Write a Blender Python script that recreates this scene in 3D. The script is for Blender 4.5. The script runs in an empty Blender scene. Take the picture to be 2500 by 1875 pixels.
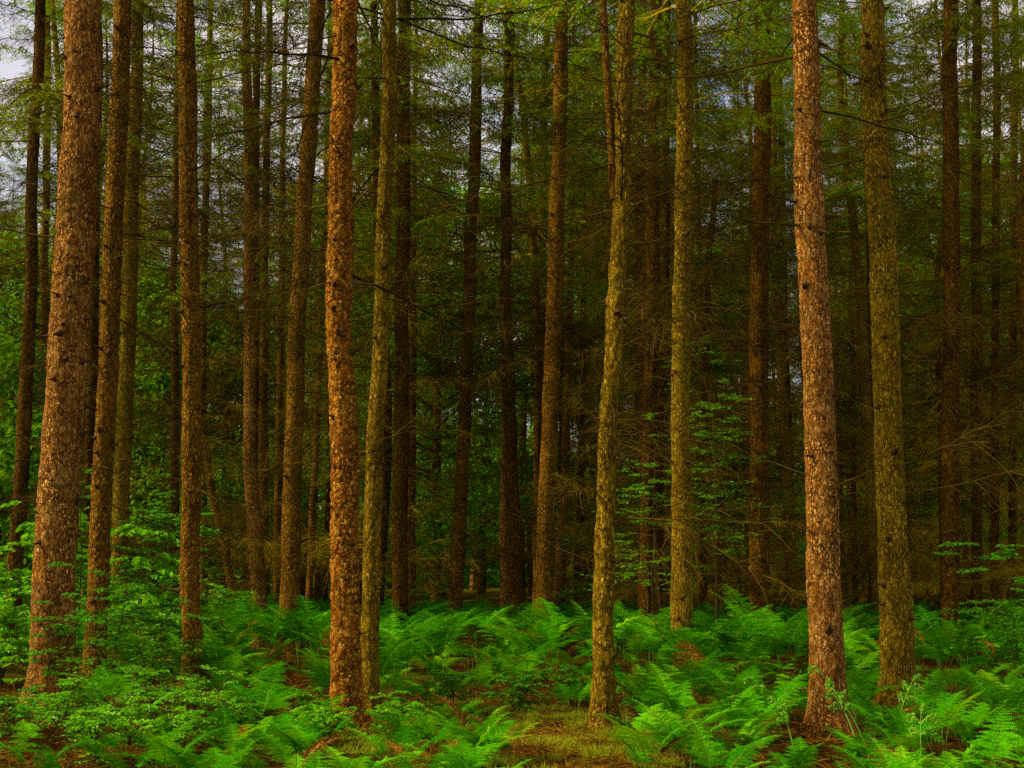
import bpy, math, random
import numpy as np
from mathutils import Vector, Euler, Matrix

# ------------------------------------------------------------------ camera, sky, sun, exposure
S = bpy.context.scene
C = S.collection
F = 1250.0                      # focal length in pixels of a 1024 wide frame
PITCH = math.radians(8.0)
CAMH = 1.5
cam = bpy.data.cameras.new("camera")
cam.sensor_width = 36.0
cam.lens = 36.0 * F / 1024.0
cam.clip_start = 0.05
cam.clip_end = 3000.0
cam_o = bpy.data.objects.new("camera", cam)
C.objects.link(cam_o)
cam_o.location = (0, 0, CAMH)
cam_o.rotation_euler = (math.radians(90) + PITCH, 0, 0)
S.camera = cam_o

SUN_EL = math.radians(42)
SUN_AZ = math.radians(-100)      # compass angle from +Y towards +X: behind and to the left of the camera
W = bpy.data.worlds.new("World")
S.world = W
W.use_nodes = True
nt = W.node_tree
nt.nodes.clear()
sky = nt.nodes.new("ShaderNodeTexSky")
sky.sky_type = 'NISHITA'
sky.sun_disc = False
sky.sun_elevation = SUN_EL
sky.sun_rotation = SUN_AZ
sky.air_density = 1.0
sky.dust_density = 1.5
tc = nt.nodes.new("ShaderNodeTexCoord")
mp = nt.nodes.new("ShaderNodeMapping")
mp.inputs['Scale'].default_value = (1.0, 1.0, 2.2)
cl = nt.nodes.new("ShaderNodeTexNoise")
cl.inputs['Scale'].default_value = 3.2
cl.inputs['Detail'].default_value = 7
cl.inputs['Roughness'].default_value = 0.6
cr = nt.nodes.new("ShaderNodeValToRGB")
cr.color_ramp.elements[0].position = 0.34
cr.color_ramp.elements[1].position = 0.58
mx = nt.nodes.new("ShaderNodeMix")
mx.data_type = 'RGBA'
mx.inputs[7].default_value = (6.8, 6.1, 6.1, 1)      # bright cloud, same units as the sky texture
bg = nt.nodes.new("ShaderNodeBackground")
bg.inputs['Strength'].default_value = 0.11
wo = nt.nodes.new("ShaderNodeOutputWorld")
L = nt.links.new
L(tc.outputs['Generated'], mp.inputs['Vector']); L(mp.outputs[0], cl.inputs['Vector'])
L(cl.outputs['Fac'], cr.inputs[0]); L(cr.outputs[0], mx.inputs[0]); L(sky.outputs[0], mx.inputs[6])
L(mx.outputs[2], bg.inputs['Color']); L(bg.outputs[0], wo.inputs[0])

sun = bpy.data.lights.new("sun", 'SUN')
sun.energy = 5.0
sun.angle = math.radians(4)
sun.color = (1.0, 0.80, 0.46)
sun_o = bpy.data.objects.new("sun", sun)
C.objects.link(sun_o)
sd = Vector((math.sin(SUN_AZ) * math.cos(SUN_EL), math.cos(SUN_AZ) * math.cos(SUN_EL), math.sin(SUN_EL)))
sun_o.rotation_euler = sd.to_track_quat('Z', 'Y').to_euler()
sun_o.location = (-20, -25, 40)

S.view_settings.view_transform = 'Standard'
S.view_settings.look = 'None'
S.view_settings.exposure = 0.48
S.view_settings.gamma = 1.0
S.render.engine = 'CYCLES'
S.cycles.max_bounces = 5
S.cycles.diffuse_bounces = 3
S.cycles.glossy_bounces = 1
S.cycles.transmission_bounces = 3
S.cycles.use_adaptive_sampling = False
S.cycles.use_denoising = False
S.cycles.caustics_reflective = False
S.cycles.caustics_refractive = False

rng = np.random.default_rng(11)
random.seed(11)
K = 1024.0 / 2212.0

# ------------------------------------------------------------------ helpers
def at(px, py, Y):
    """world point seen at photo position (2212 wide grid) at ground distance Y"""
    x = (px * K - 512) / F
    y = (384 - py * K) / F
    d = np.array([x, math.cos(PITCH) - y * math.sin(PITCH), math.sin(PITCH) + y * math.cos(PITCH)])
    return np.array([0, 0, CAMH]) + d * (Y / d[1])

def ground_dist(py):
    a = math.atan((py * K - 384) / F) - PITCH
    return CAMH / math.tan(a)

def proj(x, y, z):
    """photo position of a ground point, used to decide what grows where"""
    dz = z - CAMH
    f = y * math.cos(PITCH) + dz * math.sin(PITCH)
    u = -y * math.sin(PITCH) + dz * math.cos(PITCH)
    return ((512 + F * x / f) / K, (384 - F * u / f) / K)

def hsh(ix, iy, iz, s=0):
    n = (ix * 374761393 + iy * 668265263 + iz * 2147483647 + s * 974634777) & 0xffffffff
    n = ((n ^ (n >> 13)) * 1274126177) & 0xffffffff
    n = (n ^ (n >> 16)) & 0xffffffff
    return n / 4294967295.0

def vnoise(x, y, z, s=0):
    x = np.asarray(x, float); y = np.asarray(y, float); z = np.asarray(z, float)
    ix = np.floor(x).astype(np.int64); iy = np.floor(y).astype(np.int64); iz = np.floor(z).astype(np.int64)
    fx = x - ix; fy = y - iy; fz = z - iz
    fx = fx * fx * (3 - 2 * fx); fy = fy * fy * (3 - 2 * fy); fz = fz * fz * (3 - 2 * fz)
    r = 0
    for a in (0, 1):
        for b in (0, 1):
            for c in (0, 1):
                w = (fx if a else 1 - fx) * (fy if b else 1 - fy) * (fz if c else 1 - fz)
                r = r + w * hsh(ix + a, iy + b, iz + c, s)
    return r

def ground_z(x, y):
    x = np.asarray(x, float); y = np.asarray(y, float)
    return (vnoise(x / 2.3, y / 2.3, x * 0, 5) - 0.5) * 0.14 + (vnoise(x / 9, y / 9, x * 0, 6) - 0.5) * 0.35 * np.clip((y - 10) / 12, 0, 1)

class MB:
    """collects quads, then links them as one mesh"""
    def __init__(s):
        s.v = []; s.q = []; s.m = []; s.n = 0
    def add(s, v, q, m=0):
        v = np.asarray(v, np.float32).reshape(-1, 3); q = np.asarray(q, np.int32).reshape(-1, 4)
        s.v.append(v); s.q.append(q + s.n); s.m.append(np.full(len(q), m, np.int32)); s.n += len(v)
    def tube(s, p, r, k=3, m=0, cap=False):
        p = np.asarray(p, float); n = len(p)
        r = np.broadcast_to(np.asarray(r, float), (n,))
        t = np.gradient(p, axis=0); t /= np.linalg.norm(t, axis=1)[:, None] + 1e-9
        ref = np.array([0, 0, 1.0]) if abs(t[:, 2]).mean() < 0.8 else np.array([1.0, 0, 0])
        a = np.cross(t, ref); a /= np.linalg.norm(a, axis=1)[:, None] + 1e-9
        b = np.cross(t, a)
        th = np.arange(k) * 2 * math.pi / k
        v = p[:, None, :] + r[:, None, None] * (np.cos(th)[None, :, None] * a[:, None, :] + np.sin(th)[None, :, None] * b[:, None, :])
        i = np.arange(n - 1)[:, None] * k; j = np.arange(k)[None, :]; j2 = (j + 1) % k
        q = np.stack([i + j, i + j2, i + k + j2, i + k + j], -1).reshape(-1, 4)
        s.add(v.reshape(-1, 3), q, m)
    def arrays(s):
        return np.concatenate(s.v), np.concatenate(s.q), np.concatenate(s.m)
    def merge(s, arr, M=None, m=None):
        v, q, mi = arr
        if M is not None:
            v = v @ np.asarray(M)[:3, :3].T + np.asarray(M)[:3, 3]
        s.v.append(v.astype(np.float32)); s.q.append(q + s.n); s.m.append(mi if m is None else np.full(len(q), m, np.int32)); s.n += len(v)
    def mesh(s, name, mats, smooth=False):
        v, q, m = s.arrays()
        me = bpy.data.meshes.new(name)
        me.vertices.add(len(v)); me.vertices.foreach_set("co", v.ravel())
        me.loops.add(q.size); me.loops.foreach_set("vertex_index", q.ravel())
        me.polygons.add(len(q))
        me.polygons.foreach_set("loop_start", np.arange(len(q), dtype=np.int32) * 4)
        me.polygons.foreach_set("loop_total", np.full(len(q), 4, np.int32))
        for mm in mats: me.materials.append(mm)
        me.polygons.foreach_set("material_index", m)
        me.polygons.foreach_set("use_smooth", np.full(len(q), smooth, bool))
        me.update(); me.validate()
        return me

def ob(name, me, parent=None, loc=(0, 0, 0), rot=(0, 0, 0), sc=1.0):
    o = bpy.data.objects.new(name, me)
    C.objects.link(o)
    o.location = loc; o.rotation_euler = rot
    o.scale = (sc, sc, sc) if np.isscalar(sc) else sc
    if parent: o.parent = parent
    return o

def tag(o, label=None, cat=None, group=None, kind=None):
    if label: o["label"] = label
    if cat: o["category"] = cat
    if group: o["group"] = group
    if kind: o["kind"] = kind
    return o

def mat4(loc, rot, sc=1.0):
    M = Matrix.Translation(Vector(loc)) @ Euler(rot).to_matrix().to_4x4() @ Matrix.Diagonal((sc, sc, sc, 1))
    return np.array(M)

# ------------------------------------------------------------------ materials
def new_mat(name):
    m = bpy.data.materials.new(name); m.use_nodes = True
    m.node_tree.nodes.clear()
    return m, m.node_tree.nodes, m.node_tree.links.new

def ramp(N, stops, interp='LINEAR'):
    r = N.new("ShaderNodeValToRGB"); e = r.color_ramp.elements
    r.color_ramp.interpolation = interp
    while len(e) < len(stops): e.new(0.5)
    for i, (p, c) in enumerate(stops):
        e[i].position = p; e[i].color = (*c, 1) if len(c) == 3 else c
    return r

def mixc(N, l, a, b, fac, blend='MIX'):
    m = N.new("ShaderNodeMix"); m.data_type = 'RGBA'; m.blend_type = blend
    for s, i in ((fac, 0), (a, 6), (b, 7)):
        if hasattr(s, 'links'): l(s, m.inputs[i])
        elif isinstance(s, (int, float)): m.inputs[i].default_value = s
        else: m.inputs[i].default_value = (*s, 1)
    return m.outputs[2]

def bark(name, cols, crack, lichen, lichen_amt, scale=1.0, flat=0.5, bump=0.9):
    """plated bark: long cells with dark fissures between them, patchy plates, green algae"""
    m, N, l = new_mat(name)
    t = N.new("ShaderNodeTexCoord"); mp = N.new("ShaderNodeMapping")
    mp.inputs['Scale'].default_value = (46 * scale, 46 * scale, 46 * scale * flat)
    l(t.outputs['Object'], mp.inputs[0])
    wn = N.new("ShaderNodeTexNoise"); wn.inputs['Scale'].default_value = 1.3; wn.inputs['Detail'].default_value = 3
    l(mp.outputs[0], wn.inputs[0]); wn.inputs['Roughness'].default_value = 0.7
    wm = N.new("ShaderNodeMix"); wm.data_type = 'VECTOR'; wm.inputs[0].default_value = 0.35
    ad = N.new("ShaderNodeVectorMath"); ad.operation = 'MULTIPLY_ADD'
    l(wn.outputs['Color'], ad.inputs[0]); ad.inputs[1].default_value = (1.7, 1.7, 1.7); l(mp.outputs[0], ad.inputs[2])
    ve = N.new("ShaderNodeTexVoronoi"); ve.feature = 'DISTANCE_TO_EDGE'; ve.inputs['Scale'].default_value = 1.0
    vc = N.new("ShaderNodeTexVoronoi"); vc.feature = 'F1'; vc.inputs['Scale'].default_value = 1.0
    l(ad.outputs[0], ve.inputs['Vector']); l(ad.outputs[0], vc.inputs['Vector'])
    v2 = N.new("ShaderNodeTexVoronoi"); v2.feature = 'DISTANCE_TO_EDGE'; v2.inputs['Scale'].default_value = 0.47; l(ad.outputs[0], v2.inputs['Vector'])
    v3 = N.new("ShaderNodeTexVoronoi"); v3.feature = 'DISTANCE_TO_EDGE'; v3.inputs['Scale'].default_value = 2.1; l(ad.outputs[0], v3.inputs['Vector'])
    cellr = ramp(N, [(0.0, cols[0]), (0.3, cols[1]), (0.65, cols[2]), (1.0, cols[3])])
    sep = N.new("ShaderNodeSeparateColor"); l(vc.outputs['Color'], sep.inputs[0]); l(sep.outputs[0], cellr.inputs[0])
    # big slow patches of redder or greyer bark
    pn = N.new("ShaderNodeTexNoise"); pn.inputs['Scale'].default_value = 2.6; pn.inputs['Detail'].default_value = 5
    l(t.outputs['Object'], pn.inputs[0])
    pr = ramp(N, [(0.35, (0.72, 0.66, 0.6)), (0.62, (1.25, 1.15, 1.1))]); l(pn.outputs['Fac'], pr.inputs[0])
    c = mixc(N, l, cellr.outputs[0], pr.outputs[0], 1.0, 'MULTIPLY')
    # fine grain
    fn = N.new("ShaderNodeTexNoise"); fn.inputs['Scale'].default_value = 60; fn.inputs['Detail'].default_value = 6; fn.inputs['Roughness'].default_value = 0.7
    fm = N.new("ShaderNodeMapping"); fm.inputs['Scale'].default_value = (1.6, 1.6, 0.6); l(t.outputs['Object'], fm.inputs[0]); l(fm.outputs[0], fn.inputs[0])
    fr = ramp(N, [(0.3, (0.62, 0.6, 0.58)), (0.7, (1.2, 1.2, 1.2))]); l(fn.outputs['Fac'], fr.inputs[0])
    c = mixc(N, l, c, fr.outputs[0], 0.8, 'MULTIPLY')
    # lichen
    ln = N.new("ShaderNodeTexNoise"); ln.inputs['Scale'].default_value = 3.4; ln.inputs['Detail'].default_value = 6; ln.inputs['Roughness'].default_value = 0.65
    lm = N.new("ShaderNodeMapping"); lm.inputs['Scale'].default_value = (1, 1, 0.5); lm.inputs['Location'].default_value = (3.1, 7.7, 1.3)
    l(t.outputs['Object'], lm.inputs[0]); l(lm.outputs[0], ln.inputs[0])
    lr = ramp(N, [(0.62 - 0.3 * lichen_amt, (0, 0, 0)), (0.85 - 0.3 * lichen_amt, (0.65, 0.65, 0.65))]); l(ln.outputs['Fac'], lr.inputs[0])
    c = mixc(N, l, c, lichen, lr.outputs[0])
    # fissures
    zn = N.new("ShaderNodeTexNoise"); zn.inputs['Scale'].default_value = 5.5; zn.inputs['Detail'].default_value = 3; l(t.outputs['Object'], zn.inputs[0])
    zr = ramp(N, [(0.42, (0, 0, 0)), (0.58, (1, 1, 1))]); l(zn.outputs['Fac'], zr.inputs[0])
    er = ramp(N, [(0.04, (0, 0, 0)), (0.16, (1, 1, 1))]); l(ve.outputs['Distance'], er.inputs[0])
    e2 = ramp(N, [(0.015, (0.2, 0.2, 0.2)), (0.07, (1, 1, 1))]); l(v2.outputs['Distance'], e2.inputs[0])
    e3 = ramp(N, [(0.02, (0.15, 0.15, 0.15)), (0.13, (1, 1, 1))]); l(v3.outputs['Distance'], e3.inputs[0])
    ea = mixc(N, l, er.outputs[0], e3.outputs[0], zr.outputs[0])
    ea = mixc(N, l, ea, e2.outputs[0], 1.0, 'MULTIPLY')
    c = mixc(N, l, crack, c, ea)
    b = N.new("ShaderNodeBump"); b.inputs['Strength'].default_value = min(1.0, bump * 1.15); b.inputs['Distance'].default_value = 0.022
    er2 = ramp(N, [(0.0, (0, 0, 0)), (0.3, (0.8, 0.8, 0.8)), (0.6, (1, 1, 1))]); l(ve.outputs['Distance'], er2.inputs[0])
    hm = mixc(N, l, mixc(N, l, er2.outputs[0], ea, 0.6), fn.outputs['Fac'], 0.35)
    l(hm, b.inputs['Height'])
    p = N.new("ShaderNodeBsdfPrincipled"); p.inputs['Roughness'].default_value = 0.9; p.inputs['Specular IOR Level'].default_value = 0.03
    l(c, p.inputs['Base Color']); l(b.outputs[0], p.inputs['Normal'])
    o = N.new("ShaderNodeOutputMaterial"); l(p.outputs[0], o.inputs[0])
    return m

def leafmat(name, stops, trans=0.45, rough=0.5, transcol=None, noise=2.0, spec=0.25):
    m, N, l = new_mat(name)
    g = N.new("ShaderNodeNewGeometry"); oi = N.new("ShaderNodeObjectInfo")
    n = N.new("ShaderNodeTexNoise"); n.inputs['Scale'].default_value = noise; n.inputs['Detail'].default_value = 4
    l(g.outputs['Position'], n.inputs[0])
    a = N.new("ShaderNodeMath"); a.operation = 'MULTIPLY_ADD'; a.inputs[1].default_value = 0.5; l(oi.outputs['Random'], a.inputs[0])
    b = N.new("ShaderNodeMath"); b.operation = 'MULTIPLY_ADD'; b.inputs[1].default_value = 0.7; b.inputs[2].default_value = -0.27
    l(n.outputs['Fac'], b.inputs[0]); l(b.outputs[0], a.inputs[2])
    e = N.new("ShaderNodeMath"); e.operation = 'MULTIPLY_ADD'; e.inputs[1].default_value = 0.3; l(g.outputs['Random Per Island'], e.inputs[0]); l(a.outputs[0], e.inputs[2])
    r = ramp(N, stops); l(e.outputs[0], r.inputs[0])
    d = N.new("ShaderNodeBsdfPrincipled"); d.inputs['Roughness'].default_value = rough; d.inputs['Specular IOR Level'].default_value = spec
    l(r.outputs[0], d.inputs['Base Color'])
    tr = N.new("ShaderNodeBsdfTranslucent")
    tcx = mixc(N, l, r.outputs[0], transcol or (1.5, 1.25, 0.6), 1.0, 'MULTIPLY'); l(tcx, tr.inputs[0])
    mx = N.new("ShaderNodeMixShader"); mx.inputs[0].default_value = trans
    l(d.outputs[0], mx.inputs[1]); l(tr.outputs[0], mx.inputs[2])
    o = N.new("ShaderNodeOutputMaterial"); l(mx.outputs[0], o.inputs[0])
    return m

def plain(name, stops, scale=8, rough=0.85, island=True):
    m, N, l = new_mat(name)
    t = N.new("ShaderNodeTexCoord"); n = N.new("ShaderNodeTexNoise"); n.inputs['Scale'].default_value = scale; n.inputs['Detail'].default_value = 5
    l(t.outputs['Object'], n.inputs[0])
    src = n.outputs['Fac']
    if island:
        g = N.new("ShaderNodeNewGeometry"); a = N.new("ShaderNodeMath"); a.operation = 'MULTIPLY_ADD'; a.inputs[1].default_value = 0.5
        b = N.new("ShaderNodeMath"); b.operation = 'MULTIPLY'; b.inputs[1].default_value = 0.5; l(src, b.inputs[0])
        l(g.outputs['Random Per Island'], a.inputs[0]); l(b.outputs[0], a.inputs[2]); src = a.outputs[0]
    r = ramp(N, stops); l(src, r.inputs[0])
    p = N.new("ShaderNodeBsdfPrincipled"); p.inputs['Roughness'].default_value = rough; p.inputs['Specular IOR Level'].default_value = 0.05
    l(r.outputs[0], p.inputs['Base Color'])
    o = N.new("ShaderNodeOutputMaterial"); l(p.outputs[0], o.inputs[0])
    return m

BK = {
 'red':   bark('bark_red_brown', [(0.392, 0.158, 0.016), (0.539, 0.237, 0.028), (0.685, 0.349, 0.059), (0.808, 0.495, 0.139)], (0.035, 0.014, 0.004), (0.44, 0.33, 0.04), 0.2, 1.0, 0.42),
 'plate': bark('bark_flaking_orange', [(0.365, 0.124, 0.006), (0.524, 0.194, 0.009), (0.638, 0.292, 0.018), (0.73, 0.41, 0.054)], (0.03, 0.011, 0.003), (0.46, 0.34, 0.02), 0.25, 0.62, 0.8, 1.3),
 'olive': bark('bark_olive', [(0.254, 0.163, 0.006), (0.368, 0.242, 0.008), (0.47, 0.327, 0.013), (0.558, 0.418, 0.03)], (0.04, 0.022, 0.003), (0.38, 0.33, 0.015), 0.4, 1.0, 0.32, 0.9),
 'brown': bark('bark_brown', [(0.23, 0.108, 0.005), (0.357, 0.173, 0.008), (0.483, 0.26, 0.015), (0.552, 0.325, 0.035)], (0.025, 0.011, 0.003), (0.34, 0.25, 0.02), 0.3, 1.0, 0.45),
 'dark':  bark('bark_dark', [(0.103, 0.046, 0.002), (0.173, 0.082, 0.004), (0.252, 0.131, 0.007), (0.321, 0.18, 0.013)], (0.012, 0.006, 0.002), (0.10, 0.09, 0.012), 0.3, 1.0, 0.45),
}
M_TWIG = plain('dead_twig', [(0.1, (0.16, 0.095, 0.003)), (0.5, (0.44, 0.29, 0.009)), (0.9, (0.66, 0.50, 0.016))], 3)
def per_object(m, lo, hi):
    N = m.node_tree.nodes; l = m.node_tree.links.new
    p = [n for n in N if n.type == 'BSDF_PRINCIPLED'][0]; src = p.inputs['Base Color'].links[0].from_socket
    oi = N.new("ShaderNodeObjectInfo"); r = ramp(N, [(0.25, (lo, lo, lo)), (1.0, (hi, hi, hi))]); l(oi.outputs['Random'], r.inputs[0])
    l(mixc(N, l, src, r.outputs[0], 1.0, 'MULTIPLY'), p.inputs['Base Color'])
per_object(M_TWIG, 0.4, 1.3)
M_BRANCH = plain('dead_branch', [(0.1, (0.025, 0.014, 0.002)), (0.5, (0.08, 0.048, 0.004)), (0.9, (0.21, 0.15, 0.008))], 3)
per_object(M_BRANCH, 0.3, 1.1)
M_STUB = plain('branch_stub', [(0.2, (0.02, 0.01, 0.004)), (0.8, (0.09, 0.045, 0.015))], 30)
M_NEEDLE = leafmat('needles', [(0.1, (0.06, 0.07, 0.001)), (0.4, (0.13, 0.18, 0.002)), (0.62, (0.12, 0.25, 0.002)), (0.9, (0.16, 0.42, 0.003))], 0.58, 0.6, (2.0, 1.8, 0.4), 0.35, 0.05)
M_FERN = leafmat('fern_blade', [(0.1, (0.010, 0.10, 0.002)), (0.4, (0.04, 0.25, 0.002)), (0.65, (0.09, 0.43, 0.003)), (0.9, (0.30, 0.60, 0.008))], 0.35, 0.5, (1.7, 1.15, 0.3), 1.2, 0.0)
M_FERNY = leafmat('young_fern', [(0.1, (0.12, 0.38, 0.02)), (0.9, (0.28, 0.55, 0.03))], 0.35, 0.5, None, 3, 0.15)
M_RACH = plain('fern_stalk', [(0.1, (0.05, 0.12, 0.012)), (0.9, (0.16, 0.26, 0.03))], 5)
M_LEAF = leafmat('shrub_leaf', [(0.05, (0.035, 0.17, 0.003)), (0.5, (0.08, 0.34, 0.004)), (0.95, (0.22, 0.58, 0.008))], 0.4, 0.4, (1.5, 1.2, 0.5), 2.0, 0.1)
M_LEAFFAR = leafmat('far_leaf', [(0.05, (0.06, 0.22, 0.005)), (0.5, (0.14, 0.40, 0.008)), (0.95, (0.28, 0.58, 0.015))], 0.5, 0.5, (1.7, 1.4, 0.5), 0.5, 0.15)
M_LEAFDIM = leafmat('sapling_leaf', [(0.05, (0.05, 0.18, 0.003)), (0.5, (0.10, 0.33, 0.005)), (0.95, (0.2, 0.48, 0.01))], 0.4, 0.5, (1.6, 1.2, 0.4), 2.0, 0.05)
M_STEM = plain('shrub_stem', [(0.1, (0.03, 0.018, 0.006)), (0.9, (0.11, 0.07, 0.02))], 12)
M_STRAW = plain('dead_bracken', [(0.15, (0.025, 0.010, 0.001)), (0.45, (0.095, 0.036, 0.002)), (0.7, (0.24, 0.115, 0.007)), (0.95, (0.46, 0.29, 0.03))], 2)
M_MOSS = leafmat('moss_grass', [(0.05, (0.08, 0.13, 0.004)), (0.4, (0.26, 0.32, 0.006)), (0.8, (0.50, 0.46, 0.012))], 0.3, 0.6, None, 1.6, 0.1)
M_GREEN = leafmat('short_grass', [(0.05, (0.03, 0.09, 0.006)), (0.5, (0.08, 0.2, 0.01)), (0.95, (0.2, 0.34, 0.02))], 0.3, 0.6, None, 1.6, 0.1)

def ground_mat():
    m, N, l = new_mat('forest_floor')
    g = N.new("ShaderNodeNewGeometry")
    n1 = N.new("ShaderNodeTexNoise"); n1.inputs['Scale'].default_value = 0.8; n1.inputs['Detail'].default_value = 6
    n2 = N.new("ShaderNodeTexNoise"); n2.inputs['Scale'].default_value = 22; n2.inputs['Detail'].default_value = 8; n2.inputs['Roughness'].default_value = 0.75
    n3 = N.new("ShaderNodeTexNoise"); n3.inputs['Scale'].default_value = 120; n3.inputs['Detail'].default_value = 4
    for n in (n1, n2, n3): l(g.outputs['Position'], n.inputs[0])
    br = ramp(N, [(0.3, (0.012, 0.007, 0.001)), (0.5, (0.05, 0.026, 0.003)), (0.7, (0.13, 0.06, 0.006))]); l(n2.outputs['Fac'], br.inputs[0])
    gr = ramp(N, [(0.3, (0.02, 0.035, 0.002)), (0.55, (0.07, 0.10, 0.004)), (0.75, (0.2, 0.22, 0.008))]); l(n2.outputs['Fac'], gr.inputs[0])
    mr = ramp(N, [(0.48, (0, 0, 0)), (0.6, (1, 1, 1))]); l(n1.outputs['Fac'], mr.inputs[0])
    c = mixc(N, l, br.outputs[0], gr.outputs[0], mr.outputs[0])
    fr = ramp(N, [(0.3, (0.4, 0.4, 0.4)), (0.7, (1.4, 1.4, 1.4))]); l(n3.outputs['Fac'], fr.inputs[0])
    c = mixc(N, l, c, fr.outputs[0], 0.8, 'MULTIPLY')
    b = N.new("ShaderNodeBump"); b.inputs['Strength'].default_value = 0.8; b.inputs['Distance'].default_value = 0.04; l(n2.outputs['Fac'], b.inputs['Height'])
    p = N.new("ShaderNodeBsdfPrincipled"); p.inputs['Roughness'].default_value = 0.95; p.inputs['Specular IOR Level'].default_value = 0.0; l(c, p.inputs['Base Color']); l(b.outputs[0], p.inputs['Normal'])
    o = N.new("ShaderNodeOutputMaterial"); l(p.outputs[0], o.inputs[0])
    return m

# ------------------------------------------------------------------ ground
def build_ground():
    xs = np.unique(np.concatenate([np.linspace(-400, -20, 20), np.arange(-20, 20.01, 0.25), np.linspace(20, 400, 20)]))
    ys = np.unique(np.concatenate([np.linspace(-60, 4, 14), np.arange(4, 34.01, 0.25), np.linspace(34, 500, 40)]))
    X, Y = np.meshgrid(xs, ys)
    Z = ground_z(X, Y) * np.clip(1.3 - Y / 200, 0, 1)
    nx, ny = len(xs), len(ys)
    i = np.arange(ny - 1)[:, None] * nx; j = np.arange(nx - 1)[None, :]
    q = np.stack([i + j, i + j + 1, i + nx + j + 1, i + nx + j], -1).reshape(-1, 4)
    mb = MB(); mb.add(np.stack([X, Y, Z], -1), q)
    tag(ob('ground', mb.mesh('ground', [ground_mat()], True)), kind='structure')
build_ground()

# ------------------------------------------------------------------ prototypes: dead branches, stubs, crowns
def wob(n, amp, r):
    return np.cumsum(r.normal(0, amp, (n, 3)), axis=0)

def dead_branch(seed, L=2.0, dens=1.0, droop=0.1, thick=0.009):
    r = np.random.default_rng(seed)
    mb = MB(); n = 12
    t = np.linspace(0, 1, n)
    p = np.stack([t * L, 0 * t, -droop * L * t + 0.10 * L * t ** 2 * r.uniform(-1.6, 1.0)], -1) + wob(n, 0.02 * L, r) * t[:, None]
    mb.tube(p, thick * (1 - 0.82 * t) , 4)
    for k in range(int(40 * dens)):
        u = r.uniform(0.12, 1.0) ** 0.8
        b = np.array([np.interp(u, t, p[:, c]) for c in range(3)])
        side = 1 if k % 2 else -1
        ln = L * r.uniform(0.12, 0.42) * (1.15 - 0.7 * u)
        a = r.uniform(0.5, 1.15)
        d = np.array([math.cos(a), side * math.sin(a), r.uniform(-0.75, 0.45)])
        m = 6; s = np.linspace(0, 1, m)
        tp = b + d[None] * s[:, None] * ln + np.array([0, 0, -1])[None] * (s ** 2)[:, None] * ln * r.uniform(-0.1, 0.6) + wob(m, 0.035 * ln, r) * s[:, None]
        mb.tube(tp, 0.0034 * (1 - 0.6 * s), 3)
        for _ in range(int(r.integers(2, 7) * dens)):
            v = r.uniform(0.15, 1)
            bb = np.array([np.interp(v, s, tp[:, c]) for c in range(3)])
            dd = d + r.normal(0, 0.9, 3) + np.array([0, 0, -0.15]); dd /= np.linalg.norm(dd)
            l2 = ln * r.uniform(0.15, 0.5); s3 = np.linspace(0, 1, 4)
            q = bb + dd[None] * s3[:, None] * l2 + np.array([0, 0, -1])[None] * (s3 ** 2)[:, None] * l2 * 0.3 + wob(4, 0.05 * l2, r) * s3[:, None]
            mb.tube(q, 0.0024 * (1 - 0.5 * s3), 3)
    return mb

DEAD_A = [dead_branch(100 + i, dens=1.0, droop=[-.05, .05, .12, .2, .0, .1, .28, -.12][i]) for i in range(8)]
DEAD = [d.mesh('dead_branch', [M_BRANCH], False) for i, d in enumerate(DEAD_A)]
SPARSE = [dead_branch(130 + i, dens=0.45, droop=[0, .1, .2, -.1][i], thick=0.012).mesh('bare_branch', [M_BRANCH], False) for i in range(4)]

def stub(seed):
    r = np.random.default_rng(seed); mb = MB()
    L = r.uniform(0.05, 0.14)
    p = np.array([[-0.03, 0, 0], [0.0, 0, 0.0], [0.015, 0, 0.002], [0.03, 0, 0], [L, r.normal(0, .01), r.uniform(-.03, .02)], [L + .004, 0, -.005]])
    mb.tube(p, [0.045, 0.034, 0.026, 0.014, 0.009, 0.001], 8)
    return mb.mesh('branch_stub', [M_STUB], True)
STUBS = [stub(i) for i in range(4)]

def sprays(r, mb, base, d, L, nq, w=0.0075, l=0.07, hang=0.6, m=0):
    """needle tufts along a twig: thin leaf-sized blades pointing out and down"""
    s = r.uniform(0.05, 1, nq)
    P = base[None] + d[None] * (s * L)[:, None] + np.array([0, 0, -1])[None] * (s ** 2 * L * hang * 0.4)[:, None]
    D = d[None] * 0.5 + r.normal(0, 0.55, (nq, 3)) + np.array([0, 0, -hang])[None]
    D /= np.linalg.norm(D, axis=1)[:, None]
    R = r.normal(0, 1, (nq, 3)); Wd = np.cross(D, R); Wd /= np.linalg.norm(Wd, axis=1)[:, None]
    ll = (l * r.uniform(0.5, 1.5, nq))[:, None]; ww = (w * r.uniform(0.6, 1.4, nq))[:, None]
    V = np.stack([P, P + D * ll * 0.45 + Wd * ww, P + D * ll, P + D * ll * 0.45 - Wd * ww], 1)
    q = np.arange(nq * 4).reshape(-1, 4)
    mb.add(V.reshape(-1, 3), q, m)

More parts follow.
